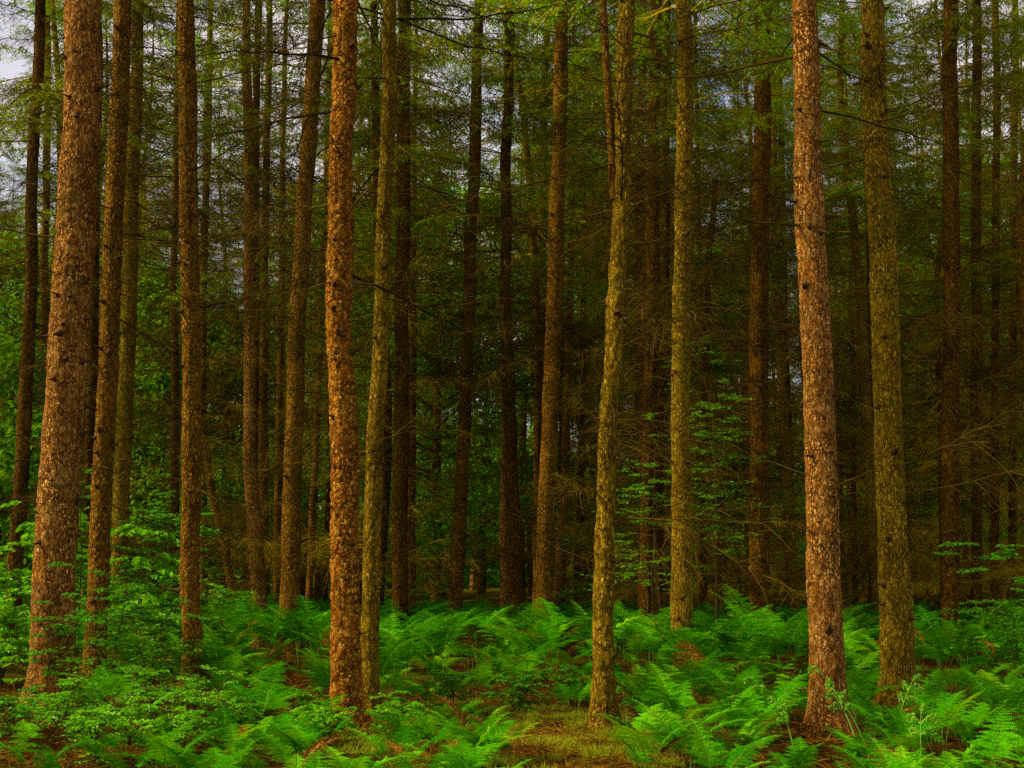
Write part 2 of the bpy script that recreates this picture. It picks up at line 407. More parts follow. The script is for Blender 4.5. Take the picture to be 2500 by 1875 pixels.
def crown(seed, H=12, R=2.8, nb=110, dens=1.0, low=0.0):
    r = np.random.default_rng(seed); mb = MB()
    for k in range(nb):
        u = r.uniform(0, 1) ** 0.95
        z = u * H
        az = r.uniform(0, 2 * math.pi)
        bl = R * (1 - u) ** 0.52 * r.uniform(0.55, 1.1) + 0.25
        el = r.uniform(-0.15, 0.25) + 0.35 * u
        dirn = np.array([math.cos(az) * math.cos(el), math.sin(az) * math.cos(el), math.sin(el)])
        n = 6; s = np.linspace(0, 1, n)
        sag = r.uniform(0.1, 0.35)
        p = np.array([0, 0, z])[None] + dirn[None] * (s * bl)[:, None] + np.array([0, 0, -1])[None] * (s ** 2 * bl * sag)[:, None]
        mb.tube(p, 0.018 * (1 - 0.8 * s) * (0.5 + 0.5 * (1 - u)), 3, 1)
        side = np.array([-math.sin(az), math.cos(az), 0])
        live0 = 0.45 * (1 - u) * r.uniform(0.3, 1)
        nt = int((10 + 9 * bl) * dens)
        for j in range(nt):
            v = r.uniform(live0, 1.0)
            b = np.array([np.interp(v, s, p[:, c]) for c in range(3)])
            sg = 1 if j % 2 else -1
            d = dirn * r.uniform(0.3, 0.8) + side * sg * r.uniform(0.4, 1.0) + np.array([0, 0, r.uniform(-0.6, 0.05)])
            d /= np.linalg.norm(d)
            tl = bl * r.uniform(0.14, 0.36) * (1.2 - 0.6 * v) + 0.08
            mb.tube(np.stack([b, b + d * tl]), [0.005, 0.002], 3, 1)
            sprays(r, mb, b, d, tl, int(9 + 34 * tl))
    return mb.mesh('crown', [M_NEEDLE, M_TWIG], False)
CROWNS = [crown(200, 12, 2.7, 96), crown(201, 13, 2.4, 90), crown(202, 11, 2.9, 90), crown(203, 12.5, 2.0, 64, 0.8), crown(204, 11, 2.4, 44, 0.75)]
CROWNH = [12, 13, 11, 12.5, 11]

def dead_skirt(seed, z0, z1, n):
    """all the dead twiggery under a far crown, too fine there to be told branch from branch"""
    r = np.random.default_rng(seed); mb = MB()
    for i in range(n):
        z = r.uniform(z0, z1)
        mb.merge(DEAD_A[int(r.integers(0, 8))].arrays(), mat4((0, 0, z), (r.uniform(-.4, .4), r.uniform(-0.25, 0.3), r.uniform(0, 6.28)), r.uniform(0.45, 1.15)))
    return mb.mesh('dead_branches', [M_TWIG], False)
SKIRTS = [dead_skirt(300, 1.0, 11, 92), dead_skirt(301, 1.3, 11, 74), dead_skirt(302, 0.8, 11.5, 104)]

# ------------------------------------------------------------------ trunks
def trunk_mesh(zs, cx, cy, rad, seg, relief, seed, mat, flare=0.5):
    th = np.arange(seg) * 2 * math.pi / seg
    Z = zs[:, None] + 0 * th[None]; T = th[None] + 0 * zs[:, None]
    R = rad[:, None] + 0 * T
    lob = 1 + flare * np.exp(-np.maximum(Z, 0) / 0.17) * (0.45 + 0.75 * vnoise(np.cos(T) * 1.6 + 9, np.sin(T) * 1.6 + seed, Z * 0, seed))
    R = R * lob * (1 + 0.10 * (vnoise(np.cos(T) * 1.1 + 5, np.sin(T) * 1.1, Z * 0.9 + seed * 3, seed) - 0.5))
    if relief > 0:
        a = vnoise(R * np.cos(T) / 0.04 + 50, R * np.sin(T) / 0.04 + 50, Z / 0.085, seed)
        b = vnoise(R * np.cos(T) / 0.018 + 50, R * np.sin(T) / 0.018 + 50, Z / 0.03, seed + 1)
        ridge = 1 - np.abs(2 * a - 1)
        R = R + relief * (0.6 - ridge ** 2.2) + relief * 0.6 * (b - 0.5)
    X = cx[:, None] + R * np.cos(T); Y = cy[:, None] + R * np.sin(T)
    mb = MB(); n = len(zs)
    i = np.arange(n - 1)[:, None] * seg; j = np.arange(seg)[None, :]; j2 = (j + 1) % seg
    mb.add(np.stack([X, Y, Z], -1).reshape(-1, 3), np.stack([i + j, i + j2, i + seg + j2, i + seg + j], -1).reshape(-1, 4))
    return mb.mesh('trunk', [mat], True)

trees = []     # (x, y, radius) for keeping ferns and far trees off the trunks
def smooth_interp(z, zk, vk):
    v = np.interp(z, zk, vk)
    k = 9
    if len(z) > k:
        d = np.convolve(np.pad(v, k // 2, mode='edge'), np.ones(k) / k, 'valid')
        v = d
    return v

def photo_tree(keys, base_y=None, d=None, mat='brown', label='', H=None, crown_z=None, nbr=14, nstub=10, relief=0.006, near=False, group=None, seed=0, bare=0.3, flare=0.85, fork=None, crown_i=None, name='conifer_tree', azr=None):
    """keys: (x, y, width) read off the photo from top to bottom, base_y where the trunk meets the ground"""
    r = np.random.default_rng(1000 + seed)
    if d is None: d = ground_dist(base_y)
    P = [at(x, y, d) for x, y, w in keys]; bx0 = keys[0][0]
    zk = np.array([p[2] for p in P])[::-1]; xk = np.array([p[0] for p in P])[::-1]
    dist = np.array([d * math.cos(PITCH) + (p[2] - CAMH) * math.sin(PITCH) for p in P])[::-1]
    rk = np.array([w for x, y, w in keys])[::-1] * K / F * dist / 2 - relief * 0.35
    # down to the ground
    sl = (xk[1] - xk[0]) / (zk[1] - zk[0])
    if zk[0] > 0.02:
        x0 = xk[0] - sl * zk[0]; zk = np.insert(zk, 0, 0.0); xk = np.insert(xk, 0, x0); rk = np.insert(rk, 0, rk[0] * 1.03)
    zc = crown_z if crown_z is not None else 8
    if not near and H is None: zc += 1.3
    ci = crown_i if crown_i is not None else int(r.integers(3, 5) if d < 26 and bx0 < 1200 else r.integers(0, 5))
    csc = r.uniform(0.85, 1.15)
    top = H or (zc + CROWNH[ci] * csc)
    if zk[-1] < top:
        slt = (xk[-1] - xk[-2]) / (zk[-1] - zk[-2]) * 0.5
        zk = np.append(zk, top); xk = np.append(xk, xk[-1] + slt * (top - zk[-2])); rk = np.append(rk, 0.02)
    bx = float(np.interp(0, zk, xk)); gz = float(ground_z(bx, d))
    step = 0.022 if near else (0.07 if d < 26 else 0.25)
    zfine = np.arange(-0.25, min(zk[-2] + 0.4, top), step)
    zs = np.concatenate([zfine, np.arange(zfine[-1] + 0.3, top, 0.4), [top]])
    cx = smooth_interp(zs, zk, xk) - bx
    rad = np.maximum(smooth_interp(zs, zk, rk), 0.008)
    cy = (vnoise(zs * 0.35, zs * 0 + seed, zs * 0, 3) - 0.5) * 0.10 * np.clip(zs, 0, 1)
    cx = cx + (vnoise(zs * 0.8, zs * 0 + seed, zs * 0, 8) - 0.5) * 0.045 * np.clip(zs, 0, 1) + (vnoise(zs * 3, zs * 0 + seed, zs * 0, 9) - 0.5) * 0.012 * np.clip(zs, 0, 1)
    rad = rad * (1 + 0.07 * (vnoise(zs * 2.2, zs * 0 + seed, zs * 0, 12) - 0.5))
    root = ob(name, None, None, (bx, d, gz))
    tag(root, label, 'tree', group)
    seg = 72 if near else (24 if d < 26 else 12)
    tk = ob('trunk', trunk_mesh(zs, cx, cy, rad, seg, relief * 1.5 if d < 26 else 0, seed, BK[mat], flare), root)
    trees.append((bx, d, float(rad[5])))
    fx = lambda z: (float(np.interp(z, zs, cx)), float(np.interp(z, zs, cy)), float(np.interp(z, zs, rad)))
    for i in range(int(nbr * (2.6 if near else 4.4))):
        z = r.uniform(1.0 if d > 16 else 1.8, zc) if r.random() < 0.55 else r.uniform(zc * 0.45, zc)
        x, y, rr = fx(z); az = r.uniform(0, 6.283) if azr is None else r.uniform(*azr)
        sp_ = r.random() < bare; me = SPARSE[int(r.integers(0, 4))] if sp_ else DEAD[int(r.integers(0, 8))]
        ob('branch', me, root, (x + math.cos(az) * rr * 0.85, y + math.sin(az) * rr * 0.85, z), (r.uniform(-.5, .5), r.uniform(-.35, .3), az), r.uniform(0.35, 1.05) * ((1.15 if z > 4 else 0.6) if sp_ else 1))
    for i in range(int(nstub * (1.9 if near else 1))):
        z = r.uniform(0.6, min(zc, 9)); x, y, rr = fx(z); az = r.uniform(-3.0, 0.0) if i % 4 else r.uniform(0, 3.1)
        ob('branch_stub', STUBS[int(r.integers(0, 4))], root, (x + math.cos(az) * rr * 0.98, y + math.sin(az) * rr * 0.98, z), (r.uniform(-3, 3), r.uniform(-.4, .4), az), r.uniform(0.55, 1.15) * min(1, rr / 0.11) * (0.85 if i % 3 else 1.2))
    x, y, rr = fx(zc)
    if ci >= 0:
        ob('crown', CROWNS[ci], root, (x, y, zc), (0, 0, r.uniform(0, 6.28)), csc)
    if fork:
        FP = [at(fx_, fy, d) for fx_, fy, fw in fork]
        fz = np.array([p[2] for p in FP])[::-1] - gz; fxx = np.array([p[0] for p in FP])[::-1] - bx
        fr = np.array([w for _, _, w in fork])[::-1] * K / F * d / 2
        z2 = np.append(np.arange(fz[0], fz[-1], 0.05), [fz[-1] + 3, fz[-1] + 6])
        xx = np.interp(z2, fz, fxx); rr2 = np.interp(z2, fz, fr); rr2[-2:] = [fr[-1] * .6, 0.01]
        ob('side_stem', trunk_mesh(z2, xx, xx * 0 + 0.02, rr2, 20, relief * 0.6, seed + 5, BK['brown'], 0), root)
    return root

# ------------------------------------------------------------------ the trees one can tell apart
T = photo_tree
T([(180, 0, 74), (165, 500, 83), (146, 800, 85), (128, 1100, 88), (113, 1450, 96)], base_y=1545, mat='red', seed=1, near=True, nbr=11, nstub=24, relief=0.010, crown_z=9.5, H=20, bare=0.5,
  label='thickest trunk of all, red-brown and scaly, leaning right at the far left behind shrubs')
T([(260, 0, 38), (250, 400, 40), (240, 700, 41), (226, 1000, 42), (207, 1400, 44)], base_y=1495, mat='brown', seed=2, near=True, nbr=12, nstub=16, relief=0.007, crown_z=9,
  label='slim brown conifer just right of the thickest trunk, its foot hidden in the leafy shrub')
T([(405, 0, 37), (408, 400, 40), (411, 900, 41), (414, 1300, 42), (416, 1460, 44)], base_y=1512, mat='brown', seed=3, near=True, nbr=20, nstub=14, relief=0.007, crown_z=9,
  label='straight brown conifer with black right side and bare orange foot between shrub and ferns')
T([(743, 0, 52), (735, 400, 54), (736, 700, 56), (739, 900, 58), (745, 1200, 61), (749, 1500, 68)], base_y=1570, mat='plate', seed=4, near=True, nbr=14, nstub=20, relief=0.012, crown_z=9, bare=0.7,
  label='orange-brown trunk with flaking plates of bark, left of centre, foremost of its neighbours')
T([(843, 0, 30), (831, 450, 33), (814, 900, 36), (801, 1200, 39), (798, 1450, 41)], base_y=1545, mat='olive', seed=5, near=True, nbr=20, nstub=12, relief=0.005, crown_z=8,
  label='leaning olive trunk close against the right side of the flaking orange trunk')
T([(1358, 0, 36), (1345, 300, 35), (1326, 700, 37), (1316, 1000, 40), (1307, 1400, 46)], base_y=1585, mat='olive', seed=6, flare=1.5, near=True, nbr=18, nstub=20, relief=0.010, crown_z=8.5,
  fork=[(1303, 0, 16), (1309, 120, 17), (1319, 260, 18), (1327, 430, 19)],
  label='knobbly yellow-brown trunk with spreading root foot on the mossy patch, forked near top')
T([(1476, 0, 32), (1476, 500, 38), (1471, 1000, 42), (1474, 1350, 47)], base_y=1450, mat='olive', seed=7, near=True, nbr=14, nstub=20, relief=0.005, crown_z=9,
  label='smooth mustard-olive trunk with black knots rising from ferns right of the forked trunk')
T([(1746, 0, 52), (1752, 400, 60), (1762, 800, 66), (1776, 1200, 71), (1788, 1500, 76)], base_y=1600, mat='red', seed=8, near=True, nbr=11, nstub=22, relief=0.007, crown_z=9.5, bare=0.8,
  label='pinkish red-brown scaly trunk, foremost on the right, with curled young ferns at its foot')
T([(1884, 0, 46), (1893, 400, 54), (1909, 700, 59), (1920, 1000, 62), (1932, 1300, 67), (1939, 1450, 74)], base_y=1535, mat='olive', seed=9, near=True, nbr=17, nstub=22, relief=0.008, crown_z=9,
  label='stout olive-brown furrowed trunk just right of the pinkish trunk')
# second row
T([(685, 0, 34), (668, 250, 34), (647, 650, 36), (632, 1000, 39), (622, 1330, 42)], base_y=1412, mat='brown', seed=10, nbr=15, crown_z=7.5, label='brown trunk with a black shadowed side, left of the flaking orange trunk behind ferns')
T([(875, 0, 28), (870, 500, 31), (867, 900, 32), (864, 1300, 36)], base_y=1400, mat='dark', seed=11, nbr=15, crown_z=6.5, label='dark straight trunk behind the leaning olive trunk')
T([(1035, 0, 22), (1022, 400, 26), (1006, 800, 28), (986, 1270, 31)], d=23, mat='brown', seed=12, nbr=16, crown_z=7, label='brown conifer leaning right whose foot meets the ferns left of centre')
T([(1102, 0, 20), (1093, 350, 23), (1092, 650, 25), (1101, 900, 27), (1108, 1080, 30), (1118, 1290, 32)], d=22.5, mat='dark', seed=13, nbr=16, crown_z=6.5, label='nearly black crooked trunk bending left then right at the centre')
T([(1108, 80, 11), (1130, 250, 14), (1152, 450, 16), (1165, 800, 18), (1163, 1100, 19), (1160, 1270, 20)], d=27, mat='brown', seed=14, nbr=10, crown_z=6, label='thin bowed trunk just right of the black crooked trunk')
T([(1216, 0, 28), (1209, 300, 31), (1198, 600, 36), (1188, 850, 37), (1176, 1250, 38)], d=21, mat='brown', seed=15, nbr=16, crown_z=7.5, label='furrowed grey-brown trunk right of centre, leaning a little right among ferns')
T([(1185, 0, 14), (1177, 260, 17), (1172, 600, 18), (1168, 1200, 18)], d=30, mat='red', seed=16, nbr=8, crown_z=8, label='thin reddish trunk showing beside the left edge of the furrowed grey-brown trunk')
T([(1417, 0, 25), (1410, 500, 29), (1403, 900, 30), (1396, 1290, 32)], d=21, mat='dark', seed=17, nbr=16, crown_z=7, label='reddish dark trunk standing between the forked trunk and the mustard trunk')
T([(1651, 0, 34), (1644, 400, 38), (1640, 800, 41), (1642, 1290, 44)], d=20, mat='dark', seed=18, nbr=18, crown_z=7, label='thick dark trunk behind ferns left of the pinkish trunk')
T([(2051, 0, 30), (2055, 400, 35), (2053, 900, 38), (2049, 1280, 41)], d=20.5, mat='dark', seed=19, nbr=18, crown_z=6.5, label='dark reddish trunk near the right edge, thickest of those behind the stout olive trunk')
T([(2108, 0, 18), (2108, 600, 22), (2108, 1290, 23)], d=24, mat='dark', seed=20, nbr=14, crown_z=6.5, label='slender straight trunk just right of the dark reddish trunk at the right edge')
T([(86, 0, 22), (77, 300, 24), (64, 600, 27), (50, 900, 30), (35, 1220, 33)], d=21, mat='dark', seed=21, nbr=14, crown_z=7, crown_i=0, label='dark trunk leaning right, leftmost in the picture, left of the thickest trunk')
T([(104, 0, 14), (98, 600, 18), (84, 1190, 22)], d=30, mat='brown', seed=22, nbr=8, crown_z=7.5, crown_i=1, label='thin brown trunk half hidden by the left edge of the thickest trunk')
T([(300, 0, 24), (293, 300, 28), (280, 600, 32), (270, 900, 34), (261, 1230, 35)], d=22, mat='olive', seed=23, nbr=16, crown_z=8, label='olive trunk leaning right behind the slim brown conifer')
T([(212, 100, 15), (204, 600, 19), (196, 1000, 20), (190, 1250, 22)], d=24, mat='dark', seed=24, nbr=10, crown_z=9, crown_i=4, label='thin dark trunk in the gap between the thickest trunk and the slim brown conifer')
T([(447, 250, 14), (438, 700, 18), (438, 1000, 18), (440, 1230, 19)], d=29, mat='brown', seed=25, nbr=10, crown_z=8.5, crown_i=3, label='thin brown trunk at the right shoulder of the straight brown conifer')
T([(430, 850, 12), (455, 1080, 17), (482, 1200, 19), (508, 1310, 21)], d=25, mat='brown', seed=26, nbr=5, crown_z=4.6, H=5.5, crown_i=-1, label='short dead trunk leaning steeply left right of the straight brown conifer')
T([(377, 350, 13), (377, 900, 19), (377, 1290, 20)], d=27, mat='brown', seed=27, nbr=12, crown_z=7, label='thin brown trunk just left of the straight brown conifer, rising from the shrub')
T([(557, 150, 15), (549, 600, 20), (547, 1280, 23)], d=24, mat='dark', seed=28, nbr=14, crown_z=8, crown_i=4, label='dark thin trunk, left one of the close cluster between shrub and fern bank')
T([(577, 250, 15), (569, 700, 21), (569, 1290, 22)], d=25.5, mat='brown', seed=29, nbr=14, crown_z=8.5, crown_i=4, label='brown thin trunk, middle one of the close cluster between shrub and fern bank')
T([(612, 350, 13), (606, 800, 17), (600, 1290, 18)], d=29, mat='brown', seed=30, nbr=12, crown_z=8, crown_i=3, label='thin brown trunk, right one of the close cluster, beside the black sided trunk')
T([(700, 500, 12), (688, 800, 15), (668, 1310, 17)], d=29, mat='red', seed=31, nbr=12, crown_z=7, label='thin reddish trunk leaning right between the black sided trunk and flaking trunk')
T([(893, 500, 14), (890, 900, 20), (887, 1290, 21)], d=28, mat='brown', seed=32, nbr=12, crown_z=6.5, label='reddish brown trunk close right of the dark straight trunk behind the olive one')
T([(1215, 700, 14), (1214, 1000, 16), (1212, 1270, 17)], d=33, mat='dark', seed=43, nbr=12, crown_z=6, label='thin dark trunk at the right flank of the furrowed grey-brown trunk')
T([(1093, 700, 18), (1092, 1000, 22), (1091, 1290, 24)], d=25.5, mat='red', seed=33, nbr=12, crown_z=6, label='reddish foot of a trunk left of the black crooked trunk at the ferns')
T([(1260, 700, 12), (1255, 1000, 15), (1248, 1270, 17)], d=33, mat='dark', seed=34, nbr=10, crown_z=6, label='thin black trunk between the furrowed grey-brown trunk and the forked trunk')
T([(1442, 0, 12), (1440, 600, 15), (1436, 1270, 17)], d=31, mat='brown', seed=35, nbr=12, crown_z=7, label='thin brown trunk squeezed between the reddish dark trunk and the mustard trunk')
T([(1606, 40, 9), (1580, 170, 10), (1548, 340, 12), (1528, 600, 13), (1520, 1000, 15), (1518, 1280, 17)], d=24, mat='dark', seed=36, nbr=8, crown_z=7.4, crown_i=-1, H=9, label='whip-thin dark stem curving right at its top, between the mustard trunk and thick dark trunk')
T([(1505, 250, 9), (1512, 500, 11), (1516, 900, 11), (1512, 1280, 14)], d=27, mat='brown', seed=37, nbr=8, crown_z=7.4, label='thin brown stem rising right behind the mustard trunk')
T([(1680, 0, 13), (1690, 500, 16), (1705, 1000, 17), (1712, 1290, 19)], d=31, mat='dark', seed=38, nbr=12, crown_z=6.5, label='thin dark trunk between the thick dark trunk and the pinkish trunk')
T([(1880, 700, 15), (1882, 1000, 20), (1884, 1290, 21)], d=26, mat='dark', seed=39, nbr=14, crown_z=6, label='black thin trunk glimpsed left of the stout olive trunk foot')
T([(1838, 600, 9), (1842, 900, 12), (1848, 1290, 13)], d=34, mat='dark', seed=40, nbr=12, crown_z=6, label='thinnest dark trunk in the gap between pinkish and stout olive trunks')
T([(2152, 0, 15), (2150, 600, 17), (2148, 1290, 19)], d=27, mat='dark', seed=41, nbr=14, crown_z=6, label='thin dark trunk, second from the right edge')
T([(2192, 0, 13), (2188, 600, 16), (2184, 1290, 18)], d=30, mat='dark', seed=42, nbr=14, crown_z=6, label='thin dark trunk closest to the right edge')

# ------------------------------------------------------------------ the wood behind: every tree its own thing
def plain_trunk(seed, Ht):
    zs = np.concatenate([np.arange(-0.2, Ht, 0.5), [Ht]])
    rad = 0.14 * np.clip(1.02 - zs / Ht, 0.04, 1) ** 0.7
    cx = (vnoise(zs * 0.25, zs * 0 + seed, zs * 0, 3) - 0.5) * 0.5; cx = cx - cx[0]
    cy = (vnoise(zs * 0.25, zs * 0 + seed, zs * 0, 4) - 0.5) * 0.5; cy = cy - cy[0]
    m = [BK['brown'], BK['dark'], BK['red'], BK['olive']][seed % 4]
    return trunk_mesh(zs, cx, cy, rad, 10, 0, seed, m), cx, cy, zs
PT = [plain_trunk(i, 19.5) for i in range(8)]
names = [(-900, 0, 'left of the picture'), (0, 130, 'left of the thickest trunk'), (130, 410, 'left of the straight brown conifer'),
         (410, 630, 'left of the black sided trunk'), (630, 745, 'left of the flaking trunk'),
         (745, 1000, 'right of the flaking orange trunk'), (1000, 1190, 'around the black crooked trunk'), (1190, 1320, 'left of the forked trunk'),
         (1320, 1475, 'left of the mustard trunk'), (1475, 1645, 'left of the thick dark trunk'),
         (1645, 1780, 'left of the pinkish trunk'), (1780, 1920, 'left of the stout olive trunk'),
         (1920, 2060, 'right of the stout olive trunk'), (2060, 3200, 'at the right edge')]
def zone(px):
    for a, b, t in names:
        if a <= px < b: return t
    return names[0][2] if px < 0 else names[-1][2]

def sky_gap(px):
    """how open the canopy is in this direction (0 closed .. 1 open)"""
    g = math.exp(-((px - 20) / 90) ** 2) * 0.45 + math.exp(-((px - 450) / 130) ** 2) * 0.95 + math.exp(-((px - 1080) / 110) ** 2) * 0.85 + math.exp(-((px - 1730) / 120) ** 2) * 0.8
    return min(g, 1)

rb = np.random.default_rng(77)
cnt = 0
pts = []
for gy in np.arange(23, 76, 2.9):
    half = (gy * 0.41 + 4)
    for gx in np.arange(-half, half, 2.8):
        x = gx + rb.uniform(-1.1, 1.1); y = gy + rb.uniform(-1.1, 1.1)
        pts.append((x, y))
for x, y in pts:
    px, py = proj(x, y, 0)
    if any((x - a) ** 2 + (y - b) ** 2 < 1.3 ** 2 for a, b, _ in trees): continue
    if y < 44 and any(abs(px - c) < w for c, w in ((20, 90), (335, 55), (490, 50), (655, 30), (945, 45), (1265, 40), (1040, 30))) and rb.random() < 0.75: continue
    g = sky_gap(px)
    if px < -60 and y > 50: continue
    if y > 30 and rb.random() < 0.72 * g: continue
    if y > 66 and px < 1200: continue
    if y > 52 and rb.random() < 0.25: continue
    if px < 150 and 27 < y < 40 and rb.random() < 0.6: continue
    dark = px > 1250
    i = int(rb.integers(0, 8)); me, cx, cy, zs = PT[i]
    ths = rb.uniform(0.65, 1.1)
    az = rb.uniform(0, 6.28)
    root = ob('distant_conifer', None, None, (x, y, float(ground_z(x, y))), (rb.normal(0, 0.02), rb.normal(0, 0.02), az), 1)
    ob('trunk', me, root, sc=(ths, ths, rb.uniform(0.85, 1.05)))
    ci = int(rb.integers(0, 5)); zc = rb.uniform(5.0, 8.5) if g < 0.5 else rb.uniform(6, 9.5)
    ob('crown', CROWNS[ci], root, (float(np.interp(zc, zs, cx)) * ths, float(np.interp(zc, zs, cy)) * ths, zc), (0, 0, rb.uniform(0, 6.28)), rb.uniform(0.8, 1.15) * (1 - 0.3 * g))
    if y < 60 and (dark or rb.random() < 0.5):
        ob('dead_branches', SKIRTS[int(rb.integers(0, 3)) if dark else 1], root, (0, 0, 0), (0, 0, rb.uniform(0, 6.28)), (1, 1, rb.uniform(0.8, 1.05)))
    cnt += 1
    zn = zone(px)
    dep = 'just behind the fern bank' if y < 34 else ('deep in the wood' if y < 52 else 'farthest back in the wood')
    tag(root, f'thin conifer {dep}, {zn}', 'tree', f'thin conifers {dep}, {zn}')
print('background trees', cnt)

# ------------------------------------------------------------------ broadleaf foliage
def leaf_add(mb, r, P, D, size, m=0, fold=0.25):
    """leaves as two folded quads, an ovate outline with a point"""
    n = len(P)
    up = np.array([0, 0, 1.0])[None] + r.normal(0, 0.35, (n, 3))
    D = D / (np.linalg.norm(D, axis=1)[:, None] + 1e-9)
    Wd = np.cross(D, up); Wd /= np.linalg.norm(Wd, axis=1)[:, None] + 1e-9
    Nn = np.cross(Wd, D)
    s = (size * r.uniform(0.6, 1.25, n))[:, None]
    a = P; tip = P + D * s - Nn * s * 0.12
    l1 = P + D * s * 0.30 + Wd * s * 0.27 + Nn * s * fold * 0.4; l2 = P + D * s * 0.72 + Wd * s * 0.20 + Nn * s * fold * 0.25
    r1 = P + D * s * 0.30 - Wd * s * 0.27 + Nn * s * fold * 0.4; r2 = P + D * s * 0.72 - Wd * s * 0.20 + Nn * s * fold * 0.25
    V = np.stack([a, l1, l2, tip, r2, r1], 1).reshape(-1, 3)
    b = np.arange(n)[:, None] * 6
    q = np.concatenate([b + np.array([[0, 1, 2, 3]]), b + np.array([[0, 3, 4, 5]])], 0)
    mb.add(V, q, m)

def shrub_meshes(seed, H, spread, nstem, leaf, lateral=0.62, per=7, mat=None, stem_r=0.008, low=0.15):
    r = np.random.default_rng(seed)
    stems = []; fol = MB()
    for k in range(nstem):
        n = 10; t = np.linspace(0, 1, n); az = r.uniform(0, 6.28)
        h = H * r.uniform(0.7, 1.05); out = spread * r.uniform(0.1, 0.6)
        p = np.stack([math.cos(az) * out * t ** 1.3, math.sin(az) * out * t ** 1.3, h * t], -1) + wob(n, 0.02 * H, r) * t[:, None]
        p[0, 2] = -0.05
        sm = MB(); sm.tube(p, stem_r * (1 - 0.8 * t), 5)
        for j in range(int(9 * H * lateral) + 4):
            u = r.uniform(low, 1)
            b = np.array([np.interp(u, t, p[:, c]) for c in range(3)])
            a2 = r.uniform(0, 6.28); ln = spread * r.uniform(0.25, 0.75) * (1.15 - 0.75 * u)
            m = 6; s = np.linspace(0, 1, m)
            d = np.array([math.cos(a2), math.sin(a2), r.uniform(0.0, 0.6)])
            q = b + d[None] * (s * ln)[:, None] - np.array([0, 0, 1])[None] * (s ** 2 * ln * 0.35)[:, None] + wob(m, 0.03 * ln, r) * s[:, None]
            sm.tube(q, stem_r * 0.45 * (1 - 0.7 * s), 3)
            for side_i in range(5):
                v = r.uniform(0.2, 1); bb = np.array([np.interp(v, s, q[:, c]) for c in range(3)])
                d2 = d + np.array([-d[1], d[0], 0]) * (1 if side_i % 2 else -1) * r.uniform(0.5, 1.2); d2[2] = r.uniform(-0.15, 0.15); d2 /= np.linalg.norm(d2)
                l2 = ln * r.uniform(0.2, 0.5) + leaf
                sm.tube(np.stack([bb, bb + d2 * l2]), [stem_r * 0.2, 0.0008], 3)
                nl = per
                w = np.linspace(0.1, 1, nl)[:, None]
                P = bb + d2[None] * l2 * w + r.normal(0, 0.004, (nl, 3))
                sd = np.where(np.arange(nl) % 2, 1, -1)[:, None]
                D = d2[None] * 0.6 + np.array([-d2[1], d2[0], 0])[None] * sd + np.array([0, 0, 1.0])[None] * r.normal(-0.15, 0.25, (nl, 1))
                leaf_add(fol, r, P, D, np.full(nl, leaf))
        stems.append(sm)
    return stems, fol

def shrub(name, seed, loc, H, spread, nstem, leaf, label, cat='shrub', mat=None, **kw):
    st, fo = shrub_meshes(seed, H, spread, nstem, leaf, **kw)
    root = ob(name, None, None, (loc[0], loc[1], float(ground_z(*loc))))
    tag(root, label, cat)
    for s in st: ob('stem', s.mesh('stem', [M_STEM]), root)
    ob('foliage', fo.mesh('foliage', [mat or M_LEAF]), root)
    return root
def gp(px, d): return (float(at(px, 1200, d)[0]), d)

shrub('leafy_shrub', 1, gp(235, 11.9), 1.35, 1.0, 6, 0.045, 'large bright leafy shrub in front of the slim brown conifer, foremost on the left')
shrub('leafy_shrub', 2, gp(120, 12.0), 1.2, 0.55, 2, 0.045, 'leafy shrub spraying across the foot of the thickest trunk')
shrub('leafy_shrub', 3, gp(330, 13.3), 1.3, 0.9, 6, 0.045, 'leafy shrub just left of the foot of the straight brown conifer')
shrub('leafy_shrub', 4, gp(300, 16.5), 2.3, 1.3, 9, 0.06, 'tall leafy shrub behind the slim brown conifer, reaching above the others')
shrub('leafy_shrub', 5, gp(170, 17.5), 1.7, 1.0, 5, 0.06, 'leafy shrub filling the gap between the thickest trunk and the slim brown conifer')
shrub('leafy_shrub', 6, gp(20, 15), 1.6, 1.1, 7, 0.07, 'coarse leafy bush cut by the left edge of the picture')
shrub('low_shrub', 7, gp(300, 10.6), 0.65, 0.9, 6, 0.04, 'low leafy shrub right at the bottom left in front of the big one')
shrub('low_shrub', 8, gp(430, 11.4), 0.55, 0.7, 5, 0.04, 'low leafy shrub in front of the orange foot of the straight brown conifer')
shrub('low_shrub', 9, gp(150, 10.6), 0.6, 0.6, 5, 0.04, 'small thin leafy shrub above the straw at the bottom left')
for i_, (px_, d_, h_, w_, lb_) in enumerate([(520, 10.4, .42, .5, 'low leafy bramble in front of the gap right of the straight brown conifer'), (640, 11.6, .4, .5, 'low leafy bramble left of the flaking trunk foot'),
        (700, 10.3, .38, .45, 'low leafy bramble in front of the flaking trunk foot'), (880, 11.0, .4, .45, 'low leafy bramble right of the leaning olive trunk foot'),
        (60, 9.9, .5, .6, 'low leafy bramble in the bottom left corner'), (230, 9.4, .45, .6, 'foremost low bramble at the bottom left below the big shrub'), (390, 9.6, .45, .55, 'low leafy bramble at the bottom below the straight brown conifer'),
        (1120, 12.6, .4, .4, 'low leafy bramble at the back of the mossy patch'), (1620, 10.6, .35, .45, 'low leafy bramble left of the pinkish trunk foot'), (1230, 13.4, .45, .4, 'low leafy bramble in the dark hollow left of the forked trunk'),
        (980, 13.0, .42, .45, 'low leafy bramble in the dark hollow right of the leaning olive trunk')]):
    shrub('bramble', 40 + i_, gp(px_, d_), h_, w_, 5, 0.04, lb_, 'bramble', low=0.3)
shrub('leafy_shrub', 10, gp(440, 17.5), 1.35, 1.1, 7, 0.05, 'leafy shrub right behind the straight brown conifer')
